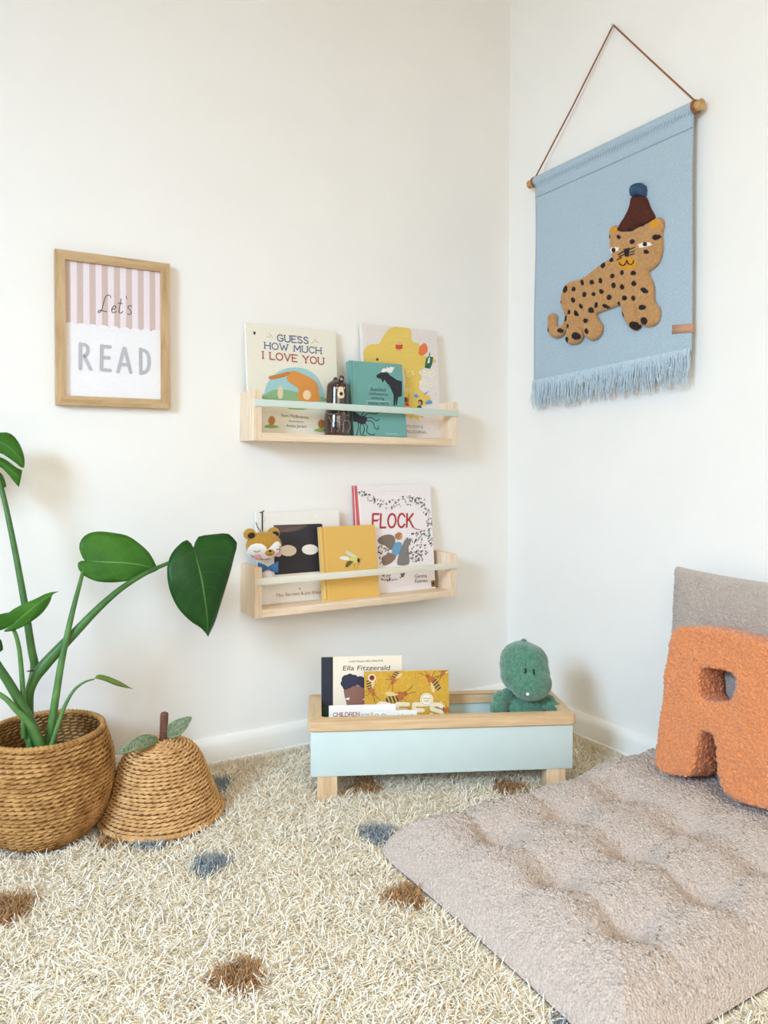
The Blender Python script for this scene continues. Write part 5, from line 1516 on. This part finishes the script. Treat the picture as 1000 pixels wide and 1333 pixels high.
# ------------------------------------------------------------------ tufted floor mattress
TED = mat('greige_boucle', (216, 199, 187), .95, rgb2=(195, 177, 165), vscale=330, bump=1.0, bscale=260, kind='voronoi', sheen=.35, bdist=.003)
TED2 = mat('grey_boucle', (202, 188, 176), .95, rgb2=(174, 160, 149), vscale=420, bump=1.0, bscale=330, kind='voronoi', sheen=.3, bdist=.002)
def mattress():
    res = .0026
    hx, hy = (MAT_X1-MAT_X0)/2, (MAT_Y1-MAT_Y0)/2; cx_, cy_ = (MAT_X0+MAT_X1)/2, (MAT_Y0+MAT_Y1)/2
    nx, ny = int(2*hx/res), int(2*hy/res)
    a = np.linspace(-1, 1, nx); b = np.linspace(-1, 1, ny)
    A_, B_ = np.meshgrid(a, b, indexing='ij')
    # slightly rounded square to a stuffed outline with pulled-in sides
    rad = .035
    X = A_*hx; Y = B_*hy
    ex = 1-.016*(1-B_**2)-.05*np.clip((np.abs(B_)-.82)/.18, 0, 1)**2*.55
    ey = 1-.02*(1-A_**2)-.05*np.clip((np.abs(A_)-.86)/.14, 0, 1)**2*.55
    X *= ex; Y *= ey
    dE = np.minimum(hx-np.abs(X/ex)*1.0, hy-np.abs(Y/ey)*1.0)
    dE = np.minimum(hx*(1-np.abs(A_)), hy*(1-np.abs(B_)))
    H = .064
    prof = (1-(1-np.clip(dE/.105, 0, 1))**2.2)**.85
    wx, wy = X+cx_, Y+cy_
    # button tufts and the creases that run between them
    tufts = [(tx, ty) for tx in (-.622, -.460, -.300) for ty in (-.735, -.888, -1.035)]
    dip = np.zeros_like(X)
    for tx, ty in tufts:
        d = np.hypot(wx-tx, wy-ty)
        dip += .030*np.exp(-(d/.040)**2)+.018*np.exp(-(d/.011)**2)
    for tx in (-.622, -.460, -.300):
        dip += .0055*np.exp(-((wx-tx-.010*np.sin(wy*20))/.011)**2)*(.6+.4*np.sin(wy*17+tx*30))*np.clip(dE/.05, 0, 1)
    for ty in (-.735, -.888, -1.035):
        dip += .0050*np.exp(-((wy-ty-.010*np.sin(wx*22+1))/.012)**2)*(.6+.4*np.sin(wx*19+ty*40))*np.clip(dE/.05, 0, 1)
    puff = .007*np.abs(np.sin((wx+.622)/.161*pi)*np.sin((wy+.735)/.15*pi))
    lift = .016*np.clip((wx+.33)/.08, 0, 1)
    dip *= 1-.8*np.clip((wx+.34)/.07, 0, 1)
    h = (H+.004+puff+lift)*prof-dip*prof
    h = np.maximum(h, 0)
    zs = .031
    nz = np.empty(X.shape)
    flx, fly = wx.ravel(), wy.ravel(); hh = h.ravel()
    out = np.empty(len(flx))
    for i in range(len(flx)):
        p = Vector((flx[i], fly[i], hh[i]))
        v = noise.voronoi(p*150+noise.noise_vector(p*70)*.55)[0]
        out[i] = .0062*min(1, (v[1]-v[0])*1.7)**.6+noise.noise(p*26)*.003
    nz = out.reshape(X.shape)*np.clip(dE/.012, .15, 1)
    Zt = zs+h+nz
    # underside, sagging onto the rug
    Zb = zs-.022*np.sqrt(np.clip(1-(1-np.clip(dE/.03, 0, 1))**2, 0, 1))-.001
    Pt = np.stack([wx, wy, Zt], 2).reshape(-1, 3)
    idx = np.arange(nx*ny).reshape(nx, ny)
    F = np.stack([idx[:-1, :-1], idx[1:, :-1], idx[1:, 1:], idx[:-1, 1:]], 2).reshape(-1, 4)
    st = 6
    si, sj = np.unique(np.r_[np.arange(0, nx, st), nx-1]), np.unique(np.r_[np.arange(0, ny, st), ny-1])
    Pb = np.stack([wx, wy, Zb], 2)[np.ix_(si, sj)].reshape(-1, 3)
    k = len(si), len(sj)
    id2 = np.arange(k[0]*k[1]).reshape(k)+nx*ny
    F2 = np.stack([id2[:-1, :-1], id2[:-1, 1:], id2[1:, 1:], id2[1:, :-1]], 2).reshape(-1, 4)
    return np_mesh('floor_cushion', np.r_[Pt, Pb], np.r_[F, F2], [TED])
mt = mattress()
tag(mt, 'large tufted greige boucle floor cushion lying on the rug at the right', 'cushion')

# ------------------------------------------------------------------ upright back cushion against the right wall
def back_cushion():
    y0, y1 = -.650, -1.20; L_ = .43
    bot = Vector((-.104, 0, .100)); top = Vector((-.052, 0, .513)); up_ = (top-bot).normalized(); nrm = Vector((-up_.z, 0, up_.x))
    nx, ny = 230, 180
    V1, V2 = [], []
    for i in range(nx):
        a = -1+2*i/(nx-1)
        for j in range(ny):
            b = -1+2*j/(ny-1)
            d = min((1-abs(a))*(abs(y1-y0)/2), (1-abs(b))*L_/2)
            t = .040*sqrt(max(0, 1-(1-min(1, d/.11))**2))
            pin = 1-.02*(1-a*a)*(1 if True else 0)
            yy = (y0+y1)/2-(abs(y1-y0)/2)*a*(1-.022*(1-b*b))-.014*(1-b)/2*(1 if a < 0 else 0)*abs(a)
            s_ = L_/2*(1+b*(1-.035*(1-abs(a)**2.5)))
            c = bot+up_*s_+Vector((0, yy, 0))
            if b > .6: c += nrm*.006*sin(a*7)*(b-.6)/.4
            q = c*170
            vv_ = noise.voronoi(q+noise.noise_vector(c*70)*.5)[0]; e = .0048*min(1, (vv_[1]-vv_[0])*1.9)**.6*min(1, d/.01+.1)+noise.noise(c*18)*.004*min(1, d/.03)
            V1.append(c+nrm*(t+e)); V2.append(c-nrm*(t*.8))
    idx = np.arange(nx*ny).reshape(nx, ny)
    F = np.stack([idx[:-1, :-1], idx[1:, :-1], idx[1:, 1:], idx[:-1, 1:]], 2).reshape(-1, 4)
    return np_mesh('back_cushion', np.array([tuple(v) for v in V1+V2]), np.r_[F, F[:, ::-1]+nx*ny], [TED2])
bcsh = back_cushion()
tag(bcsh, 'grey boucle cushion standing upright against the right wall behind the orange letter', 'cushion')

# ------------------------------------------------------------------ orange letter R cushion
ORG = mat('orange_teddy', (232, 152, 100), .95, rgb2=(212, 126, 74), vscale=260, bump=1.0, bscale=210, kind='voronoi', sheen=.35, bdist=.003)
rb, rt = Vector((-.236, 0, .118)), Vector((-.196, 0, .425)); rv = (rt-rb).normalized()
RP = Plane(rb, (0, -1, 0), rv, Vector((0, -1, 0)).cross(rv))
TH = .085
outl = [(869, 832), (873, 820), (882, 815.5), (905, 816), (940, 820.5), (970, 829), (1000, 843), (1022, 862), (1034, 888), (1033, 915), (1020, 936), (1004, 948), (1014, 968), (1024, 1000), (1030, 1030), (1026, 1050), (1010, 1056), (985, 1052), (962, 1044), (945, 1034), (934, 1020), (931, 1000), (930, 972), (924, 957), (915, 953), (908, 958), (904, 975), (900, 1000), (893, 1011), (878, 1011), (860, 1006), (851, 996), (850, 982), (855, 945), (860, 900), (865, 860)]
hole = [(910, 872), (918, 868), (948, 876), (955, 882), (954, 896), (948, 910), (930, 914), (914, 911), (909, 900), (908, 885)]
bm = bmesh.new()
def ringv(pts):
    uv = [RP.uv(x, y) for x, y in pts]; uv = [(p.x, p.y) for p in smooth_closed([Vector(q) for q in uv], 3)]
    return uv
o_, h_ = ringv(outl), ringv(hole)
tris = tessellate_polygon([[Vector((a, b, 0)) for a, b in o_], [Vector((a, b, 0)) for a, b in h_]])
allp = o_+h_
vf = [bm.verts.new(RP.pt(a, b, -.002)) for a, b in allp]; vb = [bm.verts.new(RP.pt(a, b, -TH)) for a, b in allp]
for t in tris:
    try: bm.faces.new([vf[i] for i in t]); bm.faces.new([vb[i] for i in reversed(t)])
    except ValueError: pass
for k0, k1 in ((0, len(o_)), (len(o_), len(allp))):
    n_ = k1-k0
    for i in range(n_):
        a, b = k0+i, k0+(i+1) % n_
        bm.faces.new([vf[a], vf[b], vb[b], vb[a]])
bmesh.ops.recalc_face_normals(bm, faces=bm.faces)
me = bpy.data.meshes.new('letter_cushion'); bm.to_mesh(me); bm.free(); me.materials.append(ORG)
lc = link(bpy.data.objects.new('letter_cushion', me))
soften(lc, .0026, 46, .6)
boucle(lc, 140, .0050, .003, 20)
sm = lc.modifiers.new('s', 'SMOOTH'); sm.factor = .5; sm.iterations = 1; eval_mesh(lc)
tag(lc, 'orange teddy letter R cushion leaning on the grey cushion at the right', 'cushion')
